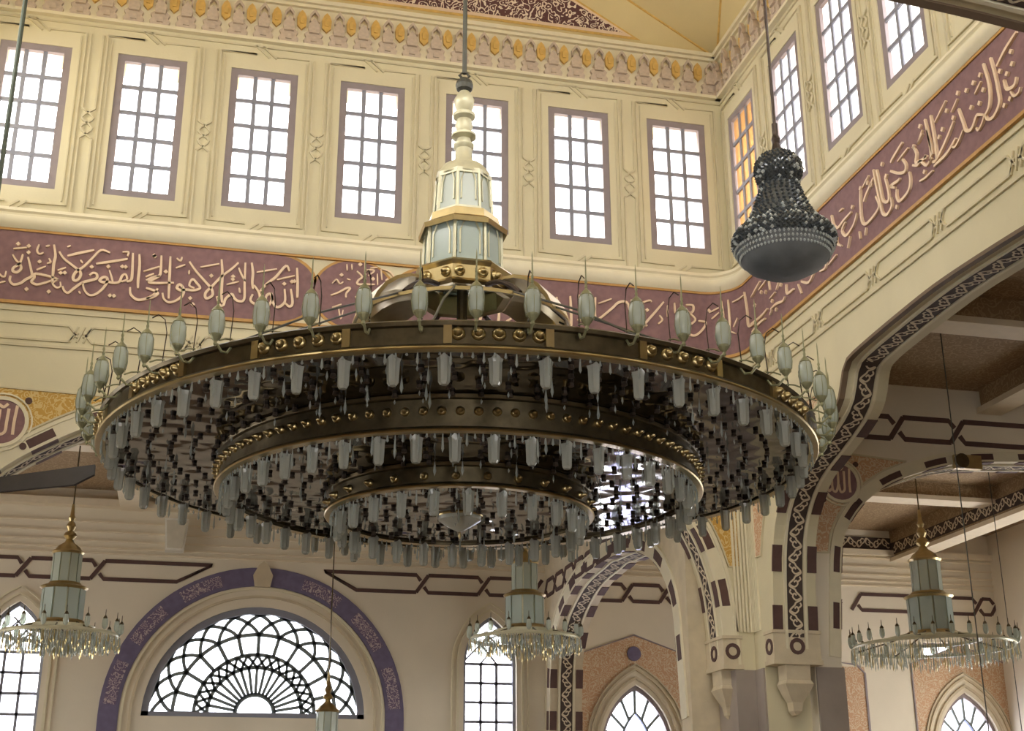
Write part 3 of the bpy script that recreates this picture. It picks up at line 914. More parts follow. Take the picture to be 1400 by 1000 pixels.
# ---- spandrel panels with round medallions
def medallion(fr, x, z, r, y, parent, ground=None):
    mb = MB(fr)
    def ring(ra, rb, d0, d1):
        k = 28
        vs = []
        for i in range(k):
            a = 2 * PI * i / k
            for rr, d in ((ra, d0), (ra, d1), (rb, d1), (rb, d0)):
                vs.append((x + rr * math.cos(a), d, z + rr * math.sin(a)))
        mb.add(vs, [(4 * i + q, 4 * i + (q + 1) % 4, 4 * ((i + 1) % k) + (q + 1) % 4, 4 * ((i + 1) % k) + q) for i in range(k) for q in range(4)])
    ring(r * .86, r, y, y - .04)
    ring(r * 1.08, r * 1.14, y, y - .03)
    rim = mb.build('medallion_rim', CREAM2, parent)
    mb = MB(fr)
    mb.prism([(x + r * .88 * math.cos(2 * PI * i / 28), z + r * .88 * math.sin(2 * PI * i / 28)) for i in range(28)], 'y', y - .022, y)
    md = mb.build('medallion', MAUVE, parent)
    mb = MB(fr)
    k = r / .42
    for st in (((.22, .28), (.2, 0), (.2, -.2)), ((.1, .22), (.09, 0), (.08, -.16), (.0, -.2), (-.03, -.05)), ((-.03, .2), (-.04, -.05), (-.1, -.2), (-.17, -.14), (-.16, .16)),
               ((-.16, -.12), (-.25, -.2), (-.27, -.08), (-.2, -.05)), ((-.05, .28), (.02, .24), (.08, .3))):
        mb.bar(spline([(x + a * k, z + b * k) for a, b in st], 4), .045 * k, y - .035, y - .02)
    mb.build('lettering', LETTER, md)
    for a in (PI * .75, PI * .25, -PI * .25, -PI * .75):
        mb = MB(fr)
        cx_, cz_ = x + r * 1.26 * math.cos(a), z + r * 1.26 * math.sin(a)
        mb.prism([(cx_ + r * .13 * math.cos(2 * PI * i / 10), cz_ + r * .13 * math.sin(2 * PI * i / 10)) for i in range(10)], 'y', y - .03, y)
        mb.build('boss', BROWN, rim)


def spandrel(fr, half_span, prof, crown, xo, ztop, off, y, parent, m_, dz=0.0, sides=(-1, 1), zlow=None):
    ol = arch_line(half_span, prof, crown, off, dz)
    for sg in sides:
        pts = [(p[0], p[1]) for p in ol if p[0] * sg > 0 and p[1] < ztop - .05 and (zlow is None or p[1] > zlow)]
        pts.sort(key=lambda p: p[1])
        poly = [(sg * xo, pts[0][1])] + pts + [(sg * xo, ztop)]
        clean = []
        for p in poly:
            if abs(p[0]) > xo:
                p = (sg * xo, p[1])
            if not clean or math.dist(p, clean[-1]) > .01:
                clean.append(p)
        poly = clean
        mb = MB(fr)
        mb.sheet(poly, [], y - .012, y)
        mb.build('spandrel_panel', m_, parent)
        mb = MB(fr)
        mb.bar(poly, .03, y - .03, y, closed=True)
        mb.build('spandrel_border', GROOVE, parent)


spandrel(FR_N, HX - LEGN, ARCH, 8.17, HX - .16, 8.02, .30, 0, wall_n, SPGOLD, zlow=5.6)
spandrel(FR_E, HY - LEG, ARCHE, 8.17, HY - .22, 7.9, .42, 0, wall_e, SPRED, sides=(-1,), zlow=5.6)
medallion(FR_N, -3.07 - XC, 7.45, .40, -.012, wall_n)
medallion(FR_N, 3.07 + XC - .0, 7.45, .40, -.012, wall_n)

# ---- corbels at the springings
def corbel(fr, x, sg, parent):
    """block with rosettes on hall face and intrados, a pendant tip below; sg=+1: opening lies towards +x"""
    mb = MB(fr)
    a, b = sorted((x - sg * .28, x + sg * .035))
    mb.box(a, b, -.03, WT + .03, 4.17, 4.60)
    mb.box(a - .02, b + .02, -.05, WT + .05, 4.11, 4.18)
    mb.box(a - .02, b + .02, -.05, WT + .05, 4.59, 4.64)
    cb = mb.build('corbel_block', STONE, parent)
    xe = x + sg * .035
    mb = MB(fr)
    # pendant: a tongue under the intrados that narrows to a point
    prev = None
    lv = [(4.11, .20, .02), (3.88, .20, .03), (3.82, .24, .0), (3.66, .16, .07), (3.55, .09, .12), (3.42, .07, .14), (3.36, .02, .18)]
    vs = []
    for z_, hw_, d_ in lv:
        vs += [(xe - sg * d_, WT / 2 - hw_, z_), (xe - sg * d_, WT / 2 + hw_, z_), (x - sg * .30, WT / 2 + hw_, z_), (x - sg * .30, WT / 2 - hw_, z_)]
    n_ = len(lv)
    mb.add(vs, [(4 * i_ + q, 4 * i_ + (q + 1) % 4, 4 * i_ + 4 + (q + 1) % 4, 4 * i_ + 4 + q) for i_ in range(n_ - 1) for q in range(4)] + [(0, 1, 2, 3), tuple(4 * n_ - 4 + q for q in range(4))])
    mb.build('pendant_tip', STONE, cb)
    mb = MB(fr)
    k = 16
    for yy, nrm in ((-.062, 'f'),):
        cx_ = (a + b) / 2
        mb.bar([(cx_ + .1 * math.cos(2 * PI * i / k), 4.39 + .1 * math.sin(2 * PI * i / k)) for i in range(k)], .055, -.045, -.025, closed=True)
    mb.build('rosette', BROWN, cb)
    mb = MB(fr @ T(xe, WT / 2, 0, sg * PI / 2))
    mb.bar([(.1 * math.cos(2 * PI * i / k), 4.39 + .1 * math.sin(2 * PI * i / k)) for i in range(k)], .055, -.015, .015, closed=True)
    mb.build('rosette', BROWN, cb)


for fr, half, wl, lg in ((FR_N, HX, wall_n, LEGN), (FR_E, HY, wall_e, LEG)):
    for sg in (-1, 1):
        corbel(fr, sg * (half - lg), -sg, wl)

# pilaster flutes on the hall faces between corner and arch
for fr, half, wl, sg in ((FR_N, HX, wall_n, 1), (FR_E, HY, wall_e, -1)):
    for q in (.05, .11, .17, .23, .29):
        mb = MB(fr)
        x = sg * (half - q)
        mb.box(x - .018, x + .018, -.035, 0, 4.7, 6.9 if q < .3 else 5.7)
        mb.build('flute', CREAM2, wl)

# ================================================================== AISLES
# outer walls
def lancet(c, hw, zs, za, z0, k=8):
    """pointed-arch outline: springing zs, apex za, sill z0"""
    h = za - zs
    R_ = (hw * hw + h * h) / (2 * hw)
    cx_ = hw - R_                                        # centre of the right-hand arc
    right = []
    a1 = math.asin(min(1, h / R_))
    for i in range(k + 1):
        a = a1 * i / k
        right.append((c + cx_ + R_ * math.cos(a), zs + R_ * math.sin(a)))
    right[-1] = (c, za)
    left = [(2 * c - x, z) for x, z in right[:-1]][::-1]
    return [(c - hw, z0), (c + hw, z0)] + right + left


SWX, SWZ, SWR = 1.38, 4.06, 2.40                        # great half-round window


def half_round(r, base=None, n=36):
    pts = [(SWX + r * math.cos(PI * i / n), SWZ + r * math.sin(PI * i / n)) for i in range(n + 1)]
    if base is not None:
        pts = [(SWX + r, base)] + pts + [(SWX - r, base)]
    return pts


LAN = [(-3.74, .62, 5.35, 6.42, 2.6), (6.64, .62, 5.35, 6.42, 2.6)]
PTW = [(10.15, .88, 3.5, 4.95, .5), (18.75, .88, 3.5, 4.95, .5)]
holes = [half_round(SWR)] + [lancet(*a) for a in LAN] + [lancet(*a) for a in PTW] + [rect(17.72, 19.06, 5.5, 6.16)]
FR_B = frame((0, YB, 0), 0)
mb = MB(FR_B)
mb.sheet([(XOW, 0), (XO + .6, 0), (XO + .6, 9.0), (XOW, 9.0)], holes, 0, .6)
wall_b = struct(mb.build('wall_back', BEIGE), 'beige outer wall of the far aisle below the chandelier')


def plain_outer(name, fr, a, b, cs, hw, z0, z1):
    mb = MB(fr)
    mb.sheet([(a, 0), (b, 0), (b, 9.0), (a, 9.0)], [rect(c - hw, c + hw, z0, z1) for c in cs], 0, .6)
    return struct(mb.build(name, BEIGE))


plain_outer('wall_aisle_east', frame((XO, 0, 0), -PI / 2), -YB, -YOS, [-27, -23], .9, 1.2, 5.4)
plain_outer('wall_aisle_west', frame((XOW, 0, 0), PI / 2), YOS, YB, [27, 23, 18], 1.1, 1.2, 5.4)  # unseen wall; openings added to brighten the far aisle
plain_outer('wall_aisle_south', frame((0, YOS, 0), PI), -XO - .6, -XOW + .6, [-6, 0, 6], .9, 1.0, 6.2)  # unseen wall; openings put in to light the great chandelier's near side

# aisle ceiling
mb = MB()
ZC = 8.95
for x0, x1, y0, y1 in ((XOW - .6, XO + .6, YN + .1, YB + .6), (XE + .1, XO + .6, YS - .1, YN + .1), (XOW - .6, XW - .1, YS - .1, YN + .1), (XOW - .6, XO + .6, YOS - .6, YS - .1)):
    mb.box(x0, x1, y0, y1, ZC, ZC + .25)
ceil2 = struct(mb.build('ceiling_aisle', CEILP), 'coffered aisle ceiling with painted ornament')


def beam(x0, x1, y0, y1, z0):
    mb = MB()
    mb.box(x0, x1, y0, y1, z0 + .1, ZC + .01)
    b_ = mb.build('beam', CEILP, ceil2)
    mb = MB()
    mb.box(x0 - .06, x1 + .06, y0 - .06, y1 + .06, z0, z0 + .1)
    mb.build('beam_fillet', BEAM, b_)


for y in (7.5, 11.6, 15.7):
    beam(XE + WT, XO, y - .18, y + .18, 8.5)
for x in (13.2, 17.0):
    for a, b in ((YS, 11.4), (11.8, 15.5), (15.9, 19.3)):
        beam(x - .18, x + .18, a, b, 8.52)
beam(9.7, 17.1, 25.3, 25.7, 8.55)
beam(17.1, 17.5, 20.2, YB, 8.15)
for x in (-1.6, 3.2):
    beam(x - .18, x + .18, YN + WT, YB, 8.5)
beam(XOW, 7.9, 25.0, 25.35, 8.55)
# vine frieze on the low cross beam and cornice of the back wall
mb = MB()
mb.box(17.085, 17.1, 20.3, YB, 8.32, 8.62)
vg = mb.build('vine_ground', SCRGND, ceil2)
mb = MB()
vine(mb, 9.4, .3, lambda s, t, d: (17.085 - d, 20.4 + s, 8.47 + t))
mb.build('vine_scroll', SCRINK, ceil2)
mb = MB(FR_B)
mb.box(9.0, XO, -.16, 0, 8.28, 8.42)
mb.box(XOW, 7.9, -.3, 0, 8.52, 8.68)
for zq in (7.5, 7.62, 7.78, 7.98, 8.2):
    mb.box(XOW, XO, -.05, 0, zq, zq + .035)
cor = struct(mb.build('trim_8', BEAM), 'ivory cornice along the top of the far aisle wall')
mb = MB(FR_B)
mb.box(9.0, 17.1, -.03, 0, 8.46, 8.76)
mb.build('vine_ground', SCRGND, cor)
mb = MB(FR_B)
vine(mb, 8.0, .3, lambda s, t, d: (9.05 + s, -.032 - d, 8.61 + t))
mb.build('vine_scroll', SCRINK, cor)

# ---- transverse walls: east aisle (faces the camera) and north aisle (seen edge-on)
FR_TE = frame((14.6, 19.4, 0), 0)
TL = 14.6 - (XE + WT)
mb = MB(FR_TE)
al = arch_line(4.6, TARCH, 7.75)
mb.sheet([(-TL, 0), (-4.6, 0)] + al + [(4.6, 0), (XO - 14.6, 0), (XO - 14.6, ZC), (-TL, ZC)], [], 0, .7)
wall_te = struct(mb.build('wall_transverse_east', BEIGE), 'shaded wall over the side aisle arch at right')
FR_TN = frame((7.95, 25.45, 0), -PI / 2)                 # local x = -Y, into = +X
TN = YB - 25.45
mb = MB(FR_TN)
al = arch_line(4.25, TARCH, 7.75, 0, -.85)
al = [(x, z) for x, z in al]
mb.sheet([(-TN, 0), (-4.25, 0)] + al + [(4.25, 0), (25.45 - YN - WT, 0), (25.45 - YN - WT, ZC), (-TN, ZC)], [], 0, .75)
wall_tn = struct(mb.build('wall_transverse_north', STONE), 'arched cross wall of the far aisle beside the pier')
mb = MB()
mb.box(XE + WT + .01, 10.02, 19.36, 20.12, 0, 4.1)
mb.build('marble_cladding', MARBLE, wall_te)
arch_lining(FR_TE, 4.6, TARCH, 7.75, 0, .7, wall_te, fw=.17)
arch_lining(FR_TN, 4.25, TARCH, 7.75, 0, .75, wall_tn, -.85)
spandrel(FR_TE, 4.6, TARCH, 7.75, TL - .05, 7.70, .24, 0, wall_te, SPRED, zlow=5.6)
medallion(FR_TE, 10.23 - 14.6, 7.14, .36, -.012, wall_te)
medallion(FR_TE, 14.6 - 10.23, 7.14, .36, -.012, wall_te)


# ---- interlaced hexagon straps painted on the walls, in relief
def hexes(fr, xs, z0, z1, parent, y=0.0, end_l=False, end_r=False):
    k = .14
    for i in range(len(xs) - 1):
        a, b = xs[i], xs[i + 1]
        mb = MB(fr)
        zm = (z0 + z1) / 2
        tl = [(a + k, z1)] if not (i == 0 and end_l) else [(a, zm), (a + .32, z1)]
        bl = [(a + k, z0)] if not (i == 0 and end_l) else [(a, zm), (a + .32, z0)]
        last = i == len(xs) - 2
        tr_ = [(b - k, z1)] if not (last and end_r) else [(b - .32, z1), (b, zm)]
        br_ = [(b - k, z0)] if not (last and end_r) else [(b - .32, z0), (b, zm)]
        if not (last and end_r):
            tr_.append((b - k * .3, zm + (z1 - z0) * .18))     # broken diagonal, upper stub
        if not (i == 0 and end_l):
            bl.insert(0, (a + k * .3, zm - (z1 - z0) * .18))
        mb.bar(tl + tr_, .085, y - .022, y)
        mb.bar(bl + br_, .085, y - .022, y)
        mb.build('hexagon_strap', BROWN, parent)
    for i in range(1 if end_l else 0, len(xs) - 1 if end_r else len(xs)):
        mb = MB(fr)
        mb.bar([(xs[i] - k, z0), (xs[i] + k, z1)], .085, y - .022, y)
        mb.build('hexagon_strap', BROWN, parent)


hexes(FR_B, [-9.5, -8.1, -6.7, -5.2, -3.75, -2.2], 6.95, 7.35, wall_b)
mb = MB(FR_B)
mb.bar([(-2.06, 7.35), (.25, 7.35), (-.5, 6.95), (-2.06, 6.95), (-2.16, 7.07)], .085, -.022, 0)
mb.build('hexagon_strap', BROWN, wall_b)
hexes(FR_B, [5.02, 6.48, 7.75], 6.92, 7.32, wall_b)
mb = MB(FR_B)
mb.bar([(4.98, 7.19), (4.88, 7.32), (2.75, 7.32), (3.5, 6.92), (4.88, 6.92)], .085, -.022, 0)
mb.build('hexagon_strap', BROWN, wall_b)
hexes(FR_B, [9.1, 10.0, 10.95, 12.6, 14.2, 15.6], 6.90, 7.30, wall_b, end_r=True)
hexes(FR_B, [16.0, 17.6, 19.4, 19.9], 6.90, 7.30, wall_b)
hexes(FR_TE, [-4.05, -3.2, -2.05, .15], 7.97, 8.36, wall_te, end_r=True)
hexes(FR_TE, [.45, 1.6, 2.7, 4.0], 7.97, 8.36, wall_te, end_l=True)
hexes(FR_TN, [-4.4, -3.6, -2.8, -2.0, -1.2, -.4, .8, 2.0], 6.9, 7.25, wall_tn)

# ---- great half-round window
def ring_poly(ra, rb, base_a, base_b, n=40):
    o = half_round(rb, base_b, n)
    i_ = half_round(ra, base_a, n)
    return o + i_[::-1]


mb = MB(FR_B)
mb.sheet(ring_poly(2.86, 3.28, 2.0, 2.0), [], -.03, 0)
ringo = mb.build('violet_archivolt', PURPLE, wall_b)
for k in range(7):
    a = PI * (k + .5) / 7
    mb = MB(FR_B)
    seg = [(SWX + 3.2 * math.cos(a + t), SWZ + 3.2 * math.sin(a + t)) for t in (-.15, -.07, 0, .07, .15)] + \
          [(SWX + 2.94 * math.cos(a + t), SWZ + 2.94 * math.sin(a + t)) for t in (.15, .07, 0, -.07, -.15)]
    if k == 3:
        continue
    mb.sheet(seg, [], -.042, -.02)
    mb.build('painted_panel', PURPAT, ringo)
mb = MB(FR_B)
mb.prism([(SWX - .17, SWZ + 2.84), (SWX + .17, SWZ + 2.84), (SWX + .22, SWZ + 3.1), (SWX + .1, SWZ + 3.34), (SWX, SWZ + 3.42), (SWX - .1, SWZ + 3.34), (SWX - .22, SWZ + 3.1)], 'y', -.07, 0)
mb.build('keystone', STONE, ringo)
for z0, z1, r0, m_ in ((2.0, 2.0, 2.78, CREAM2), (2.0, 2.0, 2.6, STONE)):
    mb = MB(FR_B)
    mb.sheet(ring_poly(r0, r0 + .05, z0, z1), [], -.05, 0)
    mb.build('archivolt_bead', m_, wall_b)

root = struct(link('window_%d' % wi, None, None, FR_B), 'large half round tracery window under the great chandelier')
wi += 1
mb = MB()
mb.sheet(ring_poly(SWR - .15, SWR, None, None), [], .05, .3)
mb.box(SWX - SWR, SWX + SWR, .05, .3, SWZ - .02, SWZ + .1)
mb.build('window_frame', MUNTIN, root)
RT = [.42, 1.02, 1.3, 1.75, SWR - .13]


def half_bar(mb, r, wd):
    mb.bar([(SWX + r * math.cos(PI * i / 40), SWZ + .08 + r * math.sin(PI * i / 40) * .985) for i in range(41)], wd, .12, .2)


TRC = mat('grey_green_tracery', (128, 138, 140), .6)
mb = MB()
for r, wd in ((RT[0], .09), (RT[1], .08), (RT[2], .08), (RT[3], .085)):
    half_bar(mb, r, wd)
mb.build('tracery_ring', TRC, root)
def polar(r, a):
    return (SWX + r * math.cos(a), SWZ + .08 + r * math.sin(a) * .985)
for i in range(19):
    mb = MB()
    a = PI * i / 18
    mb.bar([polar(RT[0], a), polar(RT[1], a)], .066, .12, .19)
    mb.build('tracery_spoke', TRC, root)
for i in range(13):
    mb = MB()
    a = PI * i / 12
    mb.bar([polar(RT[2], a), polar(RT[3], a)], .08, .12, .19)
    mb.build('tracery_spoke', TRC, root)
for i in range(18):
    for q in (-1, 1):
        mb = MB()
        a = PI * (i + .5 - q * .5) / 18
        mb.bar(spline([polar(RT[1], a), polar(RT[1] + .12, a + q * .09), polar(RT[2], a + q * PI / 18)], 3), .062, .12, .18)
        mb.build('tracery_arc', TRC, root)
for i in range(12):
    for q in (-1, 1):
        mb = MB()
        a = PI * (i + .5 - q * .5) / 12
        mb.bar(spline([polar(RT[3], a), polar(RT[3] + .2, a + q * .09), polar(RT[3] + .42, a + q * .24), polar(RT[4], a + q * .42)], 3), .076, .12, .19)
        mb.build('tracery_arc', TRC, root)
for ra, rb, n in ((RT[0], RT[1], 18), (RT[1], RT[2], 18), (RT[2], RT[3], 12), (RT[3], RT[4], 12)):
    for i in range(n):
        mb = MB()
        a, b = PI * i / n, PI * (i + 1) / n
        mb.prism([polar(ra, a), polar(rb, a), polar(rb, (a + b) / 2), polar(rb, b), polar(ra, b)], 'y', .15, .158)
        mb.build('pane', PANE, root)
mb = MB()
mb.prism([polar(RT[0], PI * i / 16) for i in range(17)], 'y', .15, .158)
mb.build('pane', PANE, root)

# ---- lancets with square lights and a pointed head
def lancet_window(idx, c, hw, zs, za, z0, label):
    root = struct(link('window_%d' % idx, None, None, FR_B), label)
    mb = MB()
    o = lancet(c, hw, zs, za, z0)
    i_ = lancet(c, hw - .07, zs, za - .1, z0 + .07)
    mb.sheet(o, [i_], .12, .3)
    mb.build('window_frame', MUNTIN, root)
    nx, dz = 3, .43
    iw = 2 * (hw - .07)
    rows = int((zs - z0 - .07) / dz)
    for i in (1, 2):
        mb = MB()
        x = c - hw + .07 + iw * i / nx
        mb.box(x - .03, x + .03, .17, .25, z0 + .05, zs)
        mb.build('muntin', MUNTIN, root)
    for j in range(rows + 1):
        mb = MB()
        z = zs - j * dz
        mb.box(c - hw + .05, c + hw - .05, .17, .25, z - .03, z + .03)
        mb.build('muntin', MUNTIN, root)
    for q in (-1, 1):
        mb = MB()
        mb.bar([(c - q * .2, zs), (c + q * .16, zs + .42), (c + q * .26, zs + .52)], .035, .17, .24)
        mb.bar([(c - q * .54, zs + .1), (c - q * .1, zs + .55), (c + q * .1, zs + .75)], .035, .17, .24)
        mb.build('muntin', MUNTIN, root)
    for i in range(3):
        for j in range(rows + 1):
            zt, zb = zs - j * dz - .02, max(zs - (j + 1) * dz + .02, z0 + .07)
            if zt - zb < .05:
                continue
            mb = MB()
            x = c - hw + .07 + iw * i / nx
            mb.box(x + .02, x + iw / nx - .02, .206, .212, zb, zt)
            mb.build('pane', PANE, root)
    mb = MB()
    mb.prism(lancet(c, hw - .08, zs + .02, za - .11, zs + .02)[2:], 'y', .206, .212)
    mb.build('pane', PANE, root)
    # hood moulding on the wall
    mb = MB(FR_B)
    for g, wd in ((.14, .05), (.27, .035)):
        mb.bar(lancet(c, hw + g, zs, za + g * 1.15, z0)[1:] + [(c - hw - g, z0)], wd, -.04, 0)
    mb.build('hood_moulding', CREAM2, wall_b)
    return root


for (c, hw, zs, za, z0), lab in zip(LAN, ('tall pointed window at the left edge behind a crystal chandelier', 'tall pointed window right of the half round window')):
    lancet_window(wi, c, hw, zs, za, z0, lab)
    wi += 1


# ---- pointed windows of the corner bay with radial lights round a lilac pane
def bay_window(idx, c, hw, zs, za, z0, label, rosette):
    root = struct(link('window_%d' % idx, None, None, FR_B), label)
    o = lancet(c, hw, zs, za, z0, 8)
    i_ = lancet(c, hw - .08, zs, za - .11, z0 + .08, 8)
    mb = MB()
    mb.sheet(o, [i_], .1, .3)
    mb.build('window_frame', FRAME, root)
    inn = lancet(c, hw * .42, zs, za - .62, z0 + .08, 8)
    mb = MB()
    mb.bar(inn[1:] + [inn[0]], .05, .14, .24)
    mb.build('tracery_ring', TRC, root)
    mb = MB()
    mb.sheet(inn, [], .18, .186)
    mb.build('lilac_pane', LILAC, root)
    # lights between the two outlines, each a pane with a bar
    oo, ii = i_[1:] + [i_[0]], inn[1:] + [inn[0]]
    n = len(oo)
    idxs = [0, 1, 3, 5, 7, 9, 11, 13, 15, 17, n - 2, n - 1]
    idxs = sorted(set(min(q, n - 1) for q in idxs))
    for a, b in zip(idxs, idxs[1:]):
        mb = MB()
        mb.sheet([oo[q] for q in range(a, b + 1)] + [ii[q] for q in range(b, a - 1, -1)], [], .18, .186)
        mb.build('pane', PANE, root)
    for a in idxs:
        mb = MB()
        mb.bar([oo[a], ii[a]], .06, .15, .22)
        mb.build('muntin', TRC, root)
    mb = MB(FR_B)
    for g, wd in ((.12, .06), (.27, .05), (.36, .03)):
        mb.bar(lancet(c, hw + g, zs, za + g * 1.3, z0)[1:] + [(c - hw - g, z0)], wd, -.05, 0)
    mb.build('hood_moulding', STONE, wall_b)
    # gabled painted panel behind the hood
    mb = MB(FR_B)
    gab = [(c - 1.42, z0), (c - 1.42, 5.62), (c - .02, 6.1), (c + 1.4, 5.62), (c + 1.4, z0)]
    hole = lancet(c, hw + .38, zs, za + .5, z0 + .01)
    mb.sheet(gab, [hole], -.012, 0)
    mb.build('gabled_panel', SPRED, wall_b)
    mb = MB(FR_B)
    mb.bar(gab, .035, -.03, 0, closed=True)
    mb.build('gabled_border', FRAME, wall_b)
    if rosette:
        mb = MB(FR_B)
        mb.prism([(c - .04 + .17 * math.cos(2 * PI * i / 16), 5.66 + .17 * math.sin(2 * PI * i / 16)) for i in range(16)], 'y', -.05, 0)
        mb.build('rosette', PURPLE, wall_b)
    return root


bay_window(wi, *PTW[0], 'pointed window with lilac centre left of the stone pier', True)
wi += 1
bay_window(wi, *PTW[1], 'pointed window with lilac centre at the lower right', False)
wi += 1
root = struct(link('window_%d' % wi, None, None, FR_B), 'added three pane opening standing in for reflections in the right hand crystal chandelier')  # added opening; its bright panes stand in for reflections off the chandelier's crystal panels
wi += 1
for i in range(3):
    mb = MB()
    x = 17.74 + i * .45
    mb.box(x, x + .4, .16, .166, 5.54, 6.12)
    mb.build('pane', PANE, root)
mb = MB()
for x in (17.70, 18.14, 18.59, 19.04):
    mb.box(x, x + .05, .12, .22, 5.5, 6.16)
mb.box(17.7, 19.09, .12, .22, 5.48, 5.54)
mb.box(17.7, 19.09, .12, .22, 6.12, 6.18)
mb.build('window_frame', FRAME, root)

# ================================================================== THINGS
def root_at(name, x, y, z, rz=0.0):
    return link(name, None, None, T(x, y, z, rz))


# ---- the great three-tier chandelier
GX, GY, GZ = 2.67, 13.6, 4.6
gc = tag(root_at('great_chandelier', GX, GY, GZ), 'huge three ring brass chandelier with lanterns hanging in the middle of the hall', 'chandelier')
R1, R2, R3 = 3.77, 2.56, 1.40
ZB = {1: (5.36, 5.615), 2: (5.03, 5.39), 3: (4.82, 5.08)}


def zl(z):
    return z - GZ


def ring_band(R_, z0, z1, n):
    mb = MB()
    t = .05
    prof = [(R_ - t, zl(z0)), (R_ + .03, zl(z0)), (R_ + .045, zl(z0) + .018), (R_ + .03, zl(z0) + .04), (R_, zl(z0) + .05),
            (R_, zl(z1) - .06), (R_ + .03, zl(z1) - .05), (R_ + .045, zl(z1) - .02), (R_ + .02, zl(z1)), (R_ - t, zl(z1)), (R_ - t, zl(z0))]
    mb.lathe(prof, n)
    return mb.build('ring_band', BRONZE, gc, smooth=True)


bands = {}
for k, R_, n in ((1, R1, 128), (2, R2, 96), (3, R3, 64)):
    bands[k] = ring_band(R_, *ZB[k], n)
    z0 = ZB[k][0]
    mb = MB()
    mb.lathe([(R_ - .055, zl(z0) - .004), (R_ + .04, zl(z0) - .008), (R_ + .05, zl(z0) + .004), (R_ + .046, zl(z0) + .018)], n)
    mb.build('rim_bead', BRASS, bands[k], smooth=True)

# mirrored plates closing each tier from below
for k, ra, rb, z in ((1, R2 - .05, R1 - .04, 5.375), (2, R3 - .05, R2 - .04, 5.065), (3, .02, R3 - .04, 4.845)):
    mb = MB()
    n = 96
    mb.lathe([(ra, zl(z)), (rb, zl(z)), (rb, zl(z) + .03), (ra, zl(z) + .03), (ra, zl(z))], n)
    pl = mb.build('mirror_plate', PLATE, gc)
    # sockets and crystal drops in rings, too small to pick apart
    soc, dro = MB(), MB()
    r = ra + .12
    row = 0
    while r < rb - .08:
        cnt = max(6, int(2 * PI * r / .26))
        for i in range(cnt):
            a = 2 * PI * (i + .5 * (row % 2)) / cnt
            x, y = r * math.cos(a), r * math.sin(a)
            soc.lathe([(.001, zl(z) - .04), (.03, zl(z) - .034), (.024, zl(z))], 6, (x, y, 0))
            q = .5 + random.random() * .6
            if random.random() < .4:
                dro.lathe([(.001, zl(z) - .055 - .09 * q), (.012, zl(z) - .055 - .05 * q), (.001, zl(z) - .055)], 4, (x, y, 0))
            if random.random() < .12:
                dro.lathe([(.001, zl(z) - .17), (.016, zl(z) - .12), (.001, zl(z))], 4, (x + .08 * math.cos(a + 1), y + .08 * math.sin(a + 1), 0))
        r += .22
        row += 1
    tag(soc.build('sockets', BULB, pl), kind='stuff')
    tag(dro.build('crystal_drops', CRYST, pl), kind='stuff')

# bosses and dividers
def boss_mesh(r):
    mb = MB()
    mb.lathe([(r, 0), (r * .98, .012), (r * .72, .028), (r * .62, .03), (r * .5, .058), (r * .25, .075), (.001, .08)], 10)
    return mb.mesh('boss', BRASS, True)


bm1, bm2 = boss_mesh(.062), boss_mesh(.045)


def radial(a, R_, z):
    """local +z of the placed mesh points outward"""
    return Matrix.Translation((R_ * math.cos(a), R_ * math.sin(a), z)) @ Matrix.Rotation(a, 4, 'Z') @ Matrix.Rotation(PI / 2, 4, 'Y')


NP = 28
mb = MB()
mb.box(-.085, .085, -.035, .035, 0, .03)
div_me = mb.mesh('divider', BRASS)
for p in range(NP):
    a0 = 2 * PI * p / NP
    link('divider', div_me, gc, radial(a0, R1 + .0, zl(5.49)))
    if p % 2 == 0:
        for i in range(5):
            a = a0 + 2 * PI / NP * (i + .5) / 5
            link('boss', bm1, gc, radial(a, R1, zl(5.50)))
for i in range(96):
    link('boss', bm2, gc, radial(2 * PI * i / 96, R2, zl(5.22)))
for i in range(28):
    link('boss', bm2, gc, radial(2 * PI * i / 28, R3, zl(4.93)))

# fluted glass tubes under the rims
mb = MB()
n = 12
vs, fs = [], []
for z, r in ((0, .066), (-.035, .056), (-.21, .05), (-.235, .034)):
    for i in range(n):
        rr = r * (1 if i % 2 else .8)
        vs.append((rr * math.cos(2 * PI * i / n), rr * math.sin(2 * PI * i / n), z + (.03 if z == 0 and i % 6 == 0 else 0)))
for j in range(3):
    for i in range(n):
        fs.append((j * n + i, j * n + (i + 1) % n, (j + 1) * n + (i + 1) % n, (j + 1) * n + i))
fs.append(tuple(3 * n + i for i in range(n)))
mb.add(vs, fs)
tube_me = mb.mesh('glass_tube', TGLASS)
mb = MB()
mb.lathe([(.001, .03), (.03, .03), (.034, -.005), (.012, -.02), (.001, -.06)], 8)
cap_me = mb.mesh('tube_cap', BULB)
for R_, cnt, z in ((R1 - .12, 54, 5.36), (R2 - .1, 44, 5.03), (R3 - .1, 24, 4.82)):
    for i in range(cnt):
        a = 2 * PI * (i + .5) / cnt
        t = link('glass_tube', tube_me, gc, T(R_ * math.cos(a), R_ * math.sin(a), zl(z) - .03, a))
        link('tube_cap', cap_me, t)

# fringe of loose drops below each rim
for R_, z, cnt, ln in ((R1 - .02, 5.35, 260, .19), (R2 - .02, 5.02, 220, .24), (R3 - .02, 4.81, 130, .22)):
    fr_ = MB()
    for i in range(cnt):
        a = 2 * PI * i / cnt
        q = ln * (.45 + .55 * random.random())
        if i % 3:
            q *= .35
        fr_.lathe([(.001, -q), (.013, -q * .8), (.008, -q * .3), (.003, 0)], 4, (R_ * math.cos(a), R_ * math.sin(a), zl(z)))
    tag(fr_.build('crystal_fringe', CRYST, gc), kind='stuff')

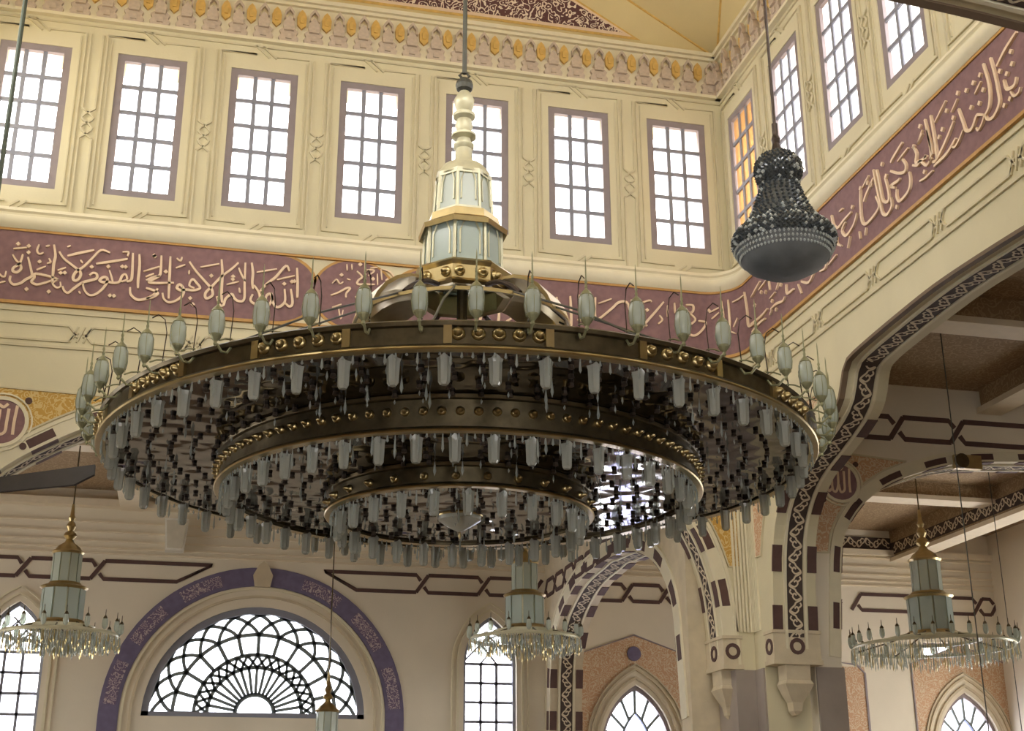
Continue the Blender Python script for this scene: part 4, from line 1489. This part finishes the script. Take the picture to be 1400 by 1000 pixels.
# lanterns on brackets round the top ring
mb = MB()
mb.lathe([(.035, 0), (.062, .03), (.07, .10), (.066, .19), (.048, .23)], 10)
lan_me = mb.mesh('lantern', LGLASS, True)
mb = MB()
mb.lathe([(.05, .22), (.054, .23), (.04, .255), (.02, .275), (.01, .29), (.014, .31), (.008, .33), (.014, .35), (.007, .37), (.005, .54), (.001, .58)], 10)
lcap_me = mb.mesh('lantern_finial', GREENG, True)
mb = MB()
mb.lathe([(.001, -.09), (.018, -.07), (.014, -.045), (.035, -.02), (.05, .004), (.052, .03), (.03, .0)], 10)
mb.tube([(-.2, 0, -.03), (-.15, 0, -.1), (-.08, 0, -.11), (-.02, 0, -.06)], .012, 5)
mb.tube([(-.2, 0, .04), (-.12, 0, .02), (-.05, 0, -.02)], .008, 5)
for q in range(6):
    mb.tube([(.055 * math.cos(q * PI / 3), .055 * math.sin(q * PI / 3), .0), (.074 * math.cos(q * PI / 3), .074 * math.sin(q * PI / 3), .1), (.056 * math.cos(q * PI / 3), .056 * math.sin(q * PI / 3), .23)], .003, 4)
lcup_me = mb.mesh('lantern_cup', GREENG)
mb = MB()
mb.tube([(-.18, 0, .02), (-.2, 0, .3), (-.17, 0, .42), (-.1, 0, .45), (-.04, 0, .40)], .006, 4)
hook_me = mb.mesh('lantern_hook', DARKM)
for i in range(54):
    a = 2 * PI * i / 54 + .01
    l = link('lantern', lan_me, gc, T((R1 + .2) * math.cos(a), (R1 + .2) * math.sin(a), zl(5.60), a))
    link('lantern_finial', lcap_me, l)
    link('lantern_cup', lcup_me, l)
    link('lantern_hook', hook_me, l)

# crown above the rings: an eight-sided drum on broad curved ribs
mb = MB()
mb.lathe([(.50, zl(7.64)), (.56, zl(7.66)), (.60, zl(7.62)), (.56, zl(7.58)), (.56, zl(7.42)), (.60, zl(7.38)), (.56, zl(7.35)), (.48, zl(7.36)), (.48, zl(7.6)), (.50, zl(7.64))], 8, a0=PI / 8, a1=2 * PI + PI / 8)
crown = mb.build('crown', BRASS, gc)
for i in range(8):
    a = 2 * PI * i / 8
    for q in (-.13, .13):
        M_ = Matrix.Rotation(a, 4, 'Z') @ Matrix.Translation((.525, q, zl(7.5))) @ Matrix.Rotation(PI / 2, 4, 'Y')
        link('boss', bm1, crown, M_)
for deg in (141, 169, 197, -39, -11, 17):
    a = math.radians(deg)
    mb = MB()
    prof = [(.56, 7.46, .2), (.78, 7.44, .25), (.95, 7.37, .27), (1.08, 7.27, .27), (1.17, 7.14, .24), (1.22, 7.0, .2)]
    vs = []
    for r, z, w_ in prof:
        for sg in (-1, 1):
            vs += [(r * math.cos(a) - sg * w_ * math.sin(a), r * math.sin(a) + sg * w_ * math.cos(a), zl(z))]
    vs += [(x * .97, y * .97, z - .03) for x, y, z in vs]
    n = len(prof)
    fs = [(2 * k, 2 * k + 1, 2 * k + 3, 2 * k + 2) for k in range(n - 1)] + [(2 * n + 2 * k, 2 * n + 2 * k + 2, 2 * n + 2 * k + 3, 2 * n + 2 * k + 1) for k in range(n - 1)]
    fs += [(2 * k, 2 * k + 2, 2 * n + 2 * k + 2, 2 * n + 2 * k) for k in range(n - 1)] + [(2 * k + 1, 2 * n + 2 * k + 1, 2 * n + 2 * k + 3, 2 * k + 3) for k in range(n - 1)]
    mb.add(vs, fs)
    mb.build('crown_rib', BRASS, crown, smooth=True)
for deg in (-131, -71, 49, 109):
    a = math.radians(deg)
    c, q = math.cos(a), math.sin(a)
    mb = MB()
    mb.tube(spline([(.54 * c, .54 * q, zl(7.36)), (.8 * c, .8 * q, zl(7.3)), (1.05 * c, 1.05 * q, zl(7.16)), (1.22 * c, 1.22 * q, zl(7.02))]), .03, 6)
    mb.build('crown_hook', DARKM, crown)
mb = MB()
mb.lathe([(1.2, zl(6.98)), (1.23, zl(6.98)), (1.23, zl(7.02)), (1.2, zl(7.02)), (1.2, zl(6.98))], 48)
mb.build('crown_hoop', BRASS, crown, smooth=True)
# suspension stays from crown to rings
for i in range(12):
    mb = MB()
    a = 2 * PI * (i + .5) / 12
    mb.tube([(1.1 * math.cos(a), 1.1 * math.sin(a), zl(7.08)), (2.5 * math.cos(a), 2.5 * math.sin(a), zl(6.35)), (3.73 * math.cos(a), 3.73 * math.sin(a), zl(5.6))], .012, 5)
    mb.build('stay', STEEL, gc)
mb = MB()
for i in range(8):
    a = 2 * PI * i / 8
    mb.box(.02, R1 - .03, -.02, .02, zl(5.52), zl(5.57))
    mb.v[-8:] = [tuple(Matrix.Rotation(a, 3, 'Z') @ Vector(p)) for p in mb.v[-8:]]
mb.build('spider_frame', DARKM, gc)
mb = MB()
mb.lathe([(.06, zl(4.93)), (.06, zl(7.64))], 12)
mb.build('central_tube', BRONZE, gc)
# glass tower
OCT = 8


def tier(r0, r1, z0, z1, gm, nm):
    fr_ = MB()
    for i in range(OCT):
        a = 2 * PI * (i + .5) / OCT
        fr_.tube([(r0 * math.cos(a), r0 * math.sin(a), z0), (r1 * math.cos(a), r1 * math.sin(a), z1)], .022, 5)
    for r, z in ((r0, z0), (r1, z1)):
        fr_.lathe([(r * .93, z - .03), (r * 1.06, z - .03), (r * 1.06, z + .03), (r * .93, z + .03), (r * .93, z - .03)], OCT, a0=PI / OCT, a1=2 * PI + PI / OCT)
    t_ = fr_.build(nm, PALEB, gc)
    for i in range(OCT):
        a, b = 2 * PI * (i + .5) / OCT, 2 * PI * (i + 1.5) / OCT
        m_ = MB()
        P = []
        for r, z in ((r0, z0 + .03), (r1, z1 - .03)):
            pa, pb = Vector((r * math.cos(a), r * math.sin(a), z)), Vector((r * math.cos(b), r * math.sin(b), z))
            P += [pa.lerp(pb, .08), pa.lerp(pb, .92)]
        m_.add(P + [p * .97 for p in P], [(0, 1, 3, 2), (4, 5, 7, 6), (0, 1, 5, 4), (2, 3, 7, 6), (0, 2, 6, 4), (1, 3, 7, 5)])
        m_.build('glass_panel', gm, t_)
        # pointed arch frame in front of the panel
        m_ = MB()
        pa, pb = P[0], P[1]
        pc, pd = P[2], P[3]
        def Q(s, t):
            return (pa.lerp(pb, s).lerp(pc.lerp(pd, s), t)) * 1.02
        m_.tube([Q(.12, .02), Q(.12, .6), Q(.28, .85), Q(.5, .95), Q(.72, .85), Q(.88, .6), Q(.88, .02)], .011, 4)
        m_.build('arch_frame', PALEB, t_)
    return t_


tier(.46, .45, zl(7.66), zl(8.2), BGLASS, 'lower_lantern')
mb = MB()
mb.lathe([(.47, zl(8.18)), (.52, zl(8.14)), (.53, zl(8.2)), (.44, zl(8.26)), (.42, zl(8.36)), (.36, zl(8.38)), (.3, zl(8.36))], 8, a0=PI / 8, a1=2 * PI + PI / 8)
mb.build('eave', BRASS, gc)
tier(.345, .32, zl(8.38), zl(8.88), LGLASS, 'upper_lantern')
mb = MB()
mb.lathe([(.33, zl(8.88)), (.31, zl(8.97)), (.25, zl(9.05)), (.16, zl(9.1)), (.1, zl(9.12))], 16)
mb.build('dome', PALEB, gc, smooth=True)
mb = MB()
mb.lathe([(0.107, zl(9.09)), (0.123, zl(9.12)), (0.107, zl(9.16)), (0.098, zl(9.3)), (0.123, zl(9.33)), (0.123, zl(9.37)), (0.090, zl(9.39)), (0.082, zl(9.44)), (0.148, zl(9.47)), (0.148, zl(9.50)), (0.082, zl(9.54)), (0.107, zl(9.62)), (0.090, zl(9.7)), (0.131, zl(9.74)),
          (0.131, zl(9.78)), (0.082, zl(9.82)), (0.115, zl(9.9)), (0.123, zl(9.98)), (0.082, zl(10.06)), (0.041, zl(10.12)), (0.001, zl(10.14))], 20)
mb.build('spindle', PALEB, gc, smooth=True)
mb = MB()
mb.ball((0, 0, zl(10.18)), .11, 12, 6)
mb.tube([(.0, 0, zl(10.25)), (.06, 0, zl(10.32)), (0, 0, zl(10.4)), (-.06, 0, zl(10.32))], .02, 6, closed=True)
mb.build('hanging_shackle', STEEL, gc)
mb = MB()
mb.tube([(0, 0, zl(10.35)), (0, 0, zl(17.5))], .028, 8)
mb.build('hanging_rod', STEEL, gc)
# glass dish at the very bottom
mb = MB()
mb.lathe([(.24, zl(4.84)), (.23, zl(4.80)), (.14, zl(4.74)), (.03, zl(4.68)), (.001, zl(4.675))], 20)
dish = mb.build('glass_dish', mat('frosted_glass_dish', (196, 202, 196), .25, 0, spec=.5), gc, smooth=True)
mb = MB()
mb.lathe([(.25, zl(4.83)), (.26, zl(4.86)), (.23, zl(4.93))], 20)
mb.lathe([(.001, zl(4.60)), (.018, zl(4.63)), (.01, zl(4.68))], 8)
mb.build('dish_rim', BRASS, dish, smooth=True)

# ---- bell-shaped bead pendant
BX, BY, BZ = 5.83, 11.8, 7.3
bell = tag(root_at('bead_pendant', BX, BY, BZ), 'dark bell shaped bead pendant lamp hanging in front of the right wall', 'pendant lamp')
prof = [(0.526, .24), (0.540, .30), (0.531, .36), (0.495, .42), (0.432, .47), (0.360, .56), (0.288, .70), (0.234, .86), (0.198, .98), (0.180, 1.02), (0.225, 1.06), (0.248, 1.14), (0.239, 1.24), (0.180, 1.33), (0.090, 1.38), (0.027, 1.40)]
mb = MB()
mb.lathe(prof, 32)
mb.build('bead_body', SMOKE, bell, smooth=True)
mb = MB()
mb.lathe([(.515, .25), (.49, .14), (.41, .03), (.25, -.06), (.001, -.10)], 32)
mb.build('glass_bowl', DOMEGL, bell, smooth=True)
bd, bw = MB(), MB()
for j in range(len(prof) * 3):
    t = j / 3
    i = min(int(t), len(prof) - 2)
    f_ = t - i
    r = prof[i][0] + (prof[i + 1][0] - prof[i][0]) * f_
    z = prof[i][1] + (prof[i + 1][1] - prof[i][1]) * f_
    cnt = max(8, int(2 * PI * r / .06))
    for k in range(cnt):
        a = 2 * PI * (k + .5 * (j % 2)) / cnt
        bright = random.random() < (.2 if z < .5 else .11)  # random paler, bigger beads put sparkle into the colour
        q = (.022 if bright else .016) + .008 * random.random()
        (bw if bright else bd).lathe([(.001, -q), (q, 0), (.001, q)], 5, ((r + .01) * math.cos(a), (r + .01) * math.sin(a), z))
tag(bd.build('dark_beads', SMOKE, bell), kind='stuff')
tag(bw.build('bright_beads', BEADW, bell), kind='stuff')
fr_ = MB()
for k in range(72):
    a = 2 * PI * k / 72
    for q in range(3):
        fr_.lathe([(.001, -.022), (.018, 0), (.001, .022)], 5, ((.525 - .025 * q) * math.cos(a), (.525 - .025 * q) * math.sin(a), .21 - .045 * q))
tag(fr_.build('bead_fringe', BEADW, bell), kind='stuff')
mb = MB()
mb.tube([(0, 0, 1.38), (0, 0, 1.75)], .035, 8)
mb.lathe([(.03, 1.38), (.06, 1.42), (.04, 1.5), (.05, 1.56), (.03, 1.62)], 10)
mb.build('stem', DARKM, bell)
mb = MB()
mb.tube([(0, 0, 1.7), (0, 0, 17.5 - BZ)], .016, 6)
mb.build('chain', DARKM, bell)

# ---- ceiling fan at the left edge
FX, FY, FZ = -2.99, 16.72, 5.6
FAN_A, FAN_T = -34, 0
fan = tag(root_at('ceiling_fan', FX, FY, FZ), 'dark ceiling fan on a long rod with its blade reaching in from the left', 'fan')
mb = MB()
mb.tube([(0, 0, .1), (0, 0, 16.75 - FZ)], .032, 8)
mb.build('down_rod', mat('green_grey_rod', (84, 92, 84), .5, .4), fan)
mb = MB()
mb.lathe([(.001, -.14), (.1, -.13), (.17, -.06), (.18, .04), (.13, .12), (.05, .18), (.03, .3)], 20)
mb.build('motor_housing', FANBL, fan, smooth=True)
mb = MB()
mb.prism([(.14, -.05), (.4, -.13), (1.85, -.16), (2.06, -.02), (1.98, .16), (.4, .13), (.14, .05)], 'z', -.012, .012)
bl_me = mb.mesh('blade', FANBL)
for k in range(3):
    a = math.radians(FAN_A) + k * 2 * PI / 3
    link('blade', bl_me, fan, Matrix.Rotation(a, 4, 'Z') @ Matrix.Rotation(math.radians(-FAN_T), 4, 'Y') @ Matrix.Rotation(math.radians(58), 4, 'X'))


# ---- crystal chandeliers of the aisles
def crystal_chandelier(x, y, z, R_, label, ztop, k=1.0, nl=18, base=None):
    """z is the height of the lamp ring"""
    rt = tag(root_at('crystal_chandelier', x, y, z - .35 * k), label, 'chandelier')
    o = .35 * k
    mb = MB()
    mb.lathe([(R_ - .04, o - .03), (R_, o - .035), (R_ + .015, o), (R_, o + .035), (R_ - .04, o + .03), (R_ - .04, o - .03)], 40)
    mb.lathe([(R_ * .55, o + .1), (R_ * .6, o + .1), (R_ * .6, o + .16), (R_ * .55, o + .16), (R_ * .55, o + .1)], 30)
    mb.build('lamp_ring', PALEB, rt, smooth=True)
    mb = MB()
    for i in range(8):
        a = 2 * PI * i / 8
        c, s = math.cos(a), math.sin(a)
        mb.tube([(.3 * k * c, .3 * k * s, o + .25 * k), (R_ * .6 * c, R_ * .6 * s, o + .13), (R_ * c, R_ * s, o)], .016, 5)
    mb.build('arms', BRONZE, rt)
    lm = MB()
    lm.lathe([(.001, -.05), (.03, -.03), (.045, .0), (.05, .05), (.045, .12), (.03, .15)], 8)
    lme = lm.mesh('lamp_glass', LGLASS, True)
    fm = MB()
    fm.lathe([(.035, .14), (.04, .155), (.02, .19), (.008, .2), (.006, .29), (.001, .31)], 6)
    fme = fm.mesh('lamp_finial', BRONZE)
    for i in range(nl):
        a = 2 * PI * i / nl
        l = link('lamp_glass', lme, rt, T((R_ + .04) * math.cos(a), (R_ + .04) * math.sin(a), o + .08, a))
        link('lamp_finial', fme, l)
    def tw(r, z0, z1, nm, gm):
        m_ = MB()
        m_.lathe([(r * 1.1, z0 - .03), (r * 1.16, z0), (r * 1.08, z0 + .04)], 16)
        tt = m_.build(nm, BRASS, rt, smooth=True)
        m_ = MB()
        m_.lathe([(r * 1.0, z1 - .04), (r * 1.12, z1), (r * 1.0, z1 + .03)], 16)
        m_.build('top_rim', BRASS, tt, smooth=True)
        m_ = MB()
        m_.lathe([(.01, z0), (r * .85, z0), (r * .85, z1), (.01, z1)], 12)
        m_.build('inner_drum', PALEB, tt)
        for i in range(10):
            a, b = 2 * PI * i / 10, 2 * PI * (i + .86) / 10
            g = MB()
            P = [(r * math.cos(q), r * math.sin(q), zz) for zz in (z0, z1) for q in (a, b)]
            P2 = [(p[0] * .95, p[1] * .95, p[2]) for p in P]
            g.add(P + P2, [(0, 1, 3, 2), (4, 5, 7, 6), (0, 1, 5, 4), (2, 3, 7, 6), (0, 2, 6, 4), (1, 3, 7, 5)])
            g.build('glass_panel', gm, tt)
    tw(.38 * k, o + .22 * k, o + .85 * k, 'lower_drum', BGLASS)
    tw(.26 * k, o + .90 * k, o + 1.5 * k, 'upper_drum', LGLASS)
    mb = MB()
    mb.lathe([(.25 * k, o + 1.52 * k), (.2 * k, o + 1.6 * k), (.09 * k, o + 1.68 * k), (.06 * k, o + 1.74 * k), (.12 * k, o + 1.8 * k), (.1 * k, o + 1.86 * k), (.05 * k, o + 1.9 * k), (.09 * k, o + 1.98 * k), (.07 * k, o + 2.04 * k),
              (.04 * k, o + 2.08 * k), (.065 * k, o + 2.14 * k), (.04 * k, o + 2.2 * k), (.025 * k, o + 2.4 * k)], 14)
    mb.build('finial', BRASS, rt, smooth=True)
    mb = MB()
    mb.tube([(0, 0, o + 2.35 * k), (0, 0, ztop - (z - .35 * k))], .014, 5)
    mb.build('chain', BRONZE, rt)
    dr, br = MB(), MB()
    for ring, cnt, ln in ((R_ + .04, 130, .26), (R_ * .86, 90, .32), (R_ * .66, 70, .36), (R_ * .42, 44, .36)):
        for i in range(cnt):
            a = 2 * PI * i / cnt + ring
            q = ln * (.5 + .5 * random.random()) * k
            (dr if i % 4 else br).lathe([(.001, -q), (.016, -q * .8), (.01, -q * .4), (.006, 0)], 4, (ring * math.cos(a), ring * math.sin(a), o - .03 + (R_ - ring) * .06))
    tag(dr.build('crystal_drops', CRYST, rt), kind='stuff')
    tag(br.build('gilt_drops', BRASS, rt), kind='stuff')
    return rt


crystal_chandelier(-2.38, 25.0, 5.02, 1.02, 'crystal chandelier at far left in front of the pointed window', 8.9)
crystal_chandelier(6.22, 25.0, 5.2, 1.05, 'crystal chandelier hanging right of the half round window', 8.9)
crystal_chandelier(14.18, 23.6, 5.1, 1.55, 'wide gilt crystal chandelier in the side aisle at right', 8.9, 1.15, 30)
crystal_chandelier(2.72, 27.6, 2.75, 1.0, 'low crystal chandelier whose blue glass top rises before the half round window', 8.9, .85, 14)

# ---- small things
sp = tag(root_at('wall_speaker', -.6, YB - .02, 7.95), 'small white loudspeaker high on the far wall under the ring crystals', 'speaker')
mb = MB()
mb.prism([(-.26, .36), (.26, .36), (.2, -.36), (-.2, -.36)], 'y', -.3, 0)
mb.build('cabinet', WHITE, sp)
mb = MB()
mb.prism([(-.22, .31), (.22, .31), (.165, -.31), (-.165, -.31)], 'y', -.315, -.3)
mb.build('grille', mat('pale_grille', (214, 208, 190), .7), sp)
for i, (x, y, zt, zb, lab) in enumerate(((10.56, 16.43, 8.9, 2.4, 'thin dark cable hanging in the near right aisle'), (16.3, 24.2, 8.95, 2.2, 'thin dark cable hanging behind the right hand crystal chandelier'))):
    cb = tag(root_at('hanging_cable', x, y, zb), lab, 'cable')
    mb = MB()
    mb.tube([(0, 0, 0), (0, 0, zt - zb)], .009, 5)
    mb.build('wire', STEEL, cb)
    mb = MB()
    mb.lathe([(.16, -.02), (.15, .05), (.06, .16), (.02, .2)], 14)
    mb.build('lamp_shade', BRASS, cb, smooth=True)
mb = MB()
mb.box(12.4, 12.9, 19.3, 19.42, 7.5, 7.74)
kb = mb.build('gilt_keystone', BRASS, wall_te)
mb = MB()
mb.prism([(12.5 + .13 * math.cos(2 * PI * i / 14), 7.62 + .13 * math.sin(2 * PI * i / 14)) for i in range(14)], 'y', 19.25, 19.31)
mb.build('rosette', BRONZE, kb)
mb = MB(FR_B)
mb.box(15.35, 16.05, -.012, 0, .5, 5.5)
mb.build('russet_panel', SPRED, wall_b)
mb = MB(FR_B)
mb.bar([(15.35, .5), (16.05, .5), (16.05, 5.35), (15.85, 5.55), (15.35, 5.6)], .05, -.03, 0, closed=True)
mb.build('russet_panel_border', FRAME, wall_b)
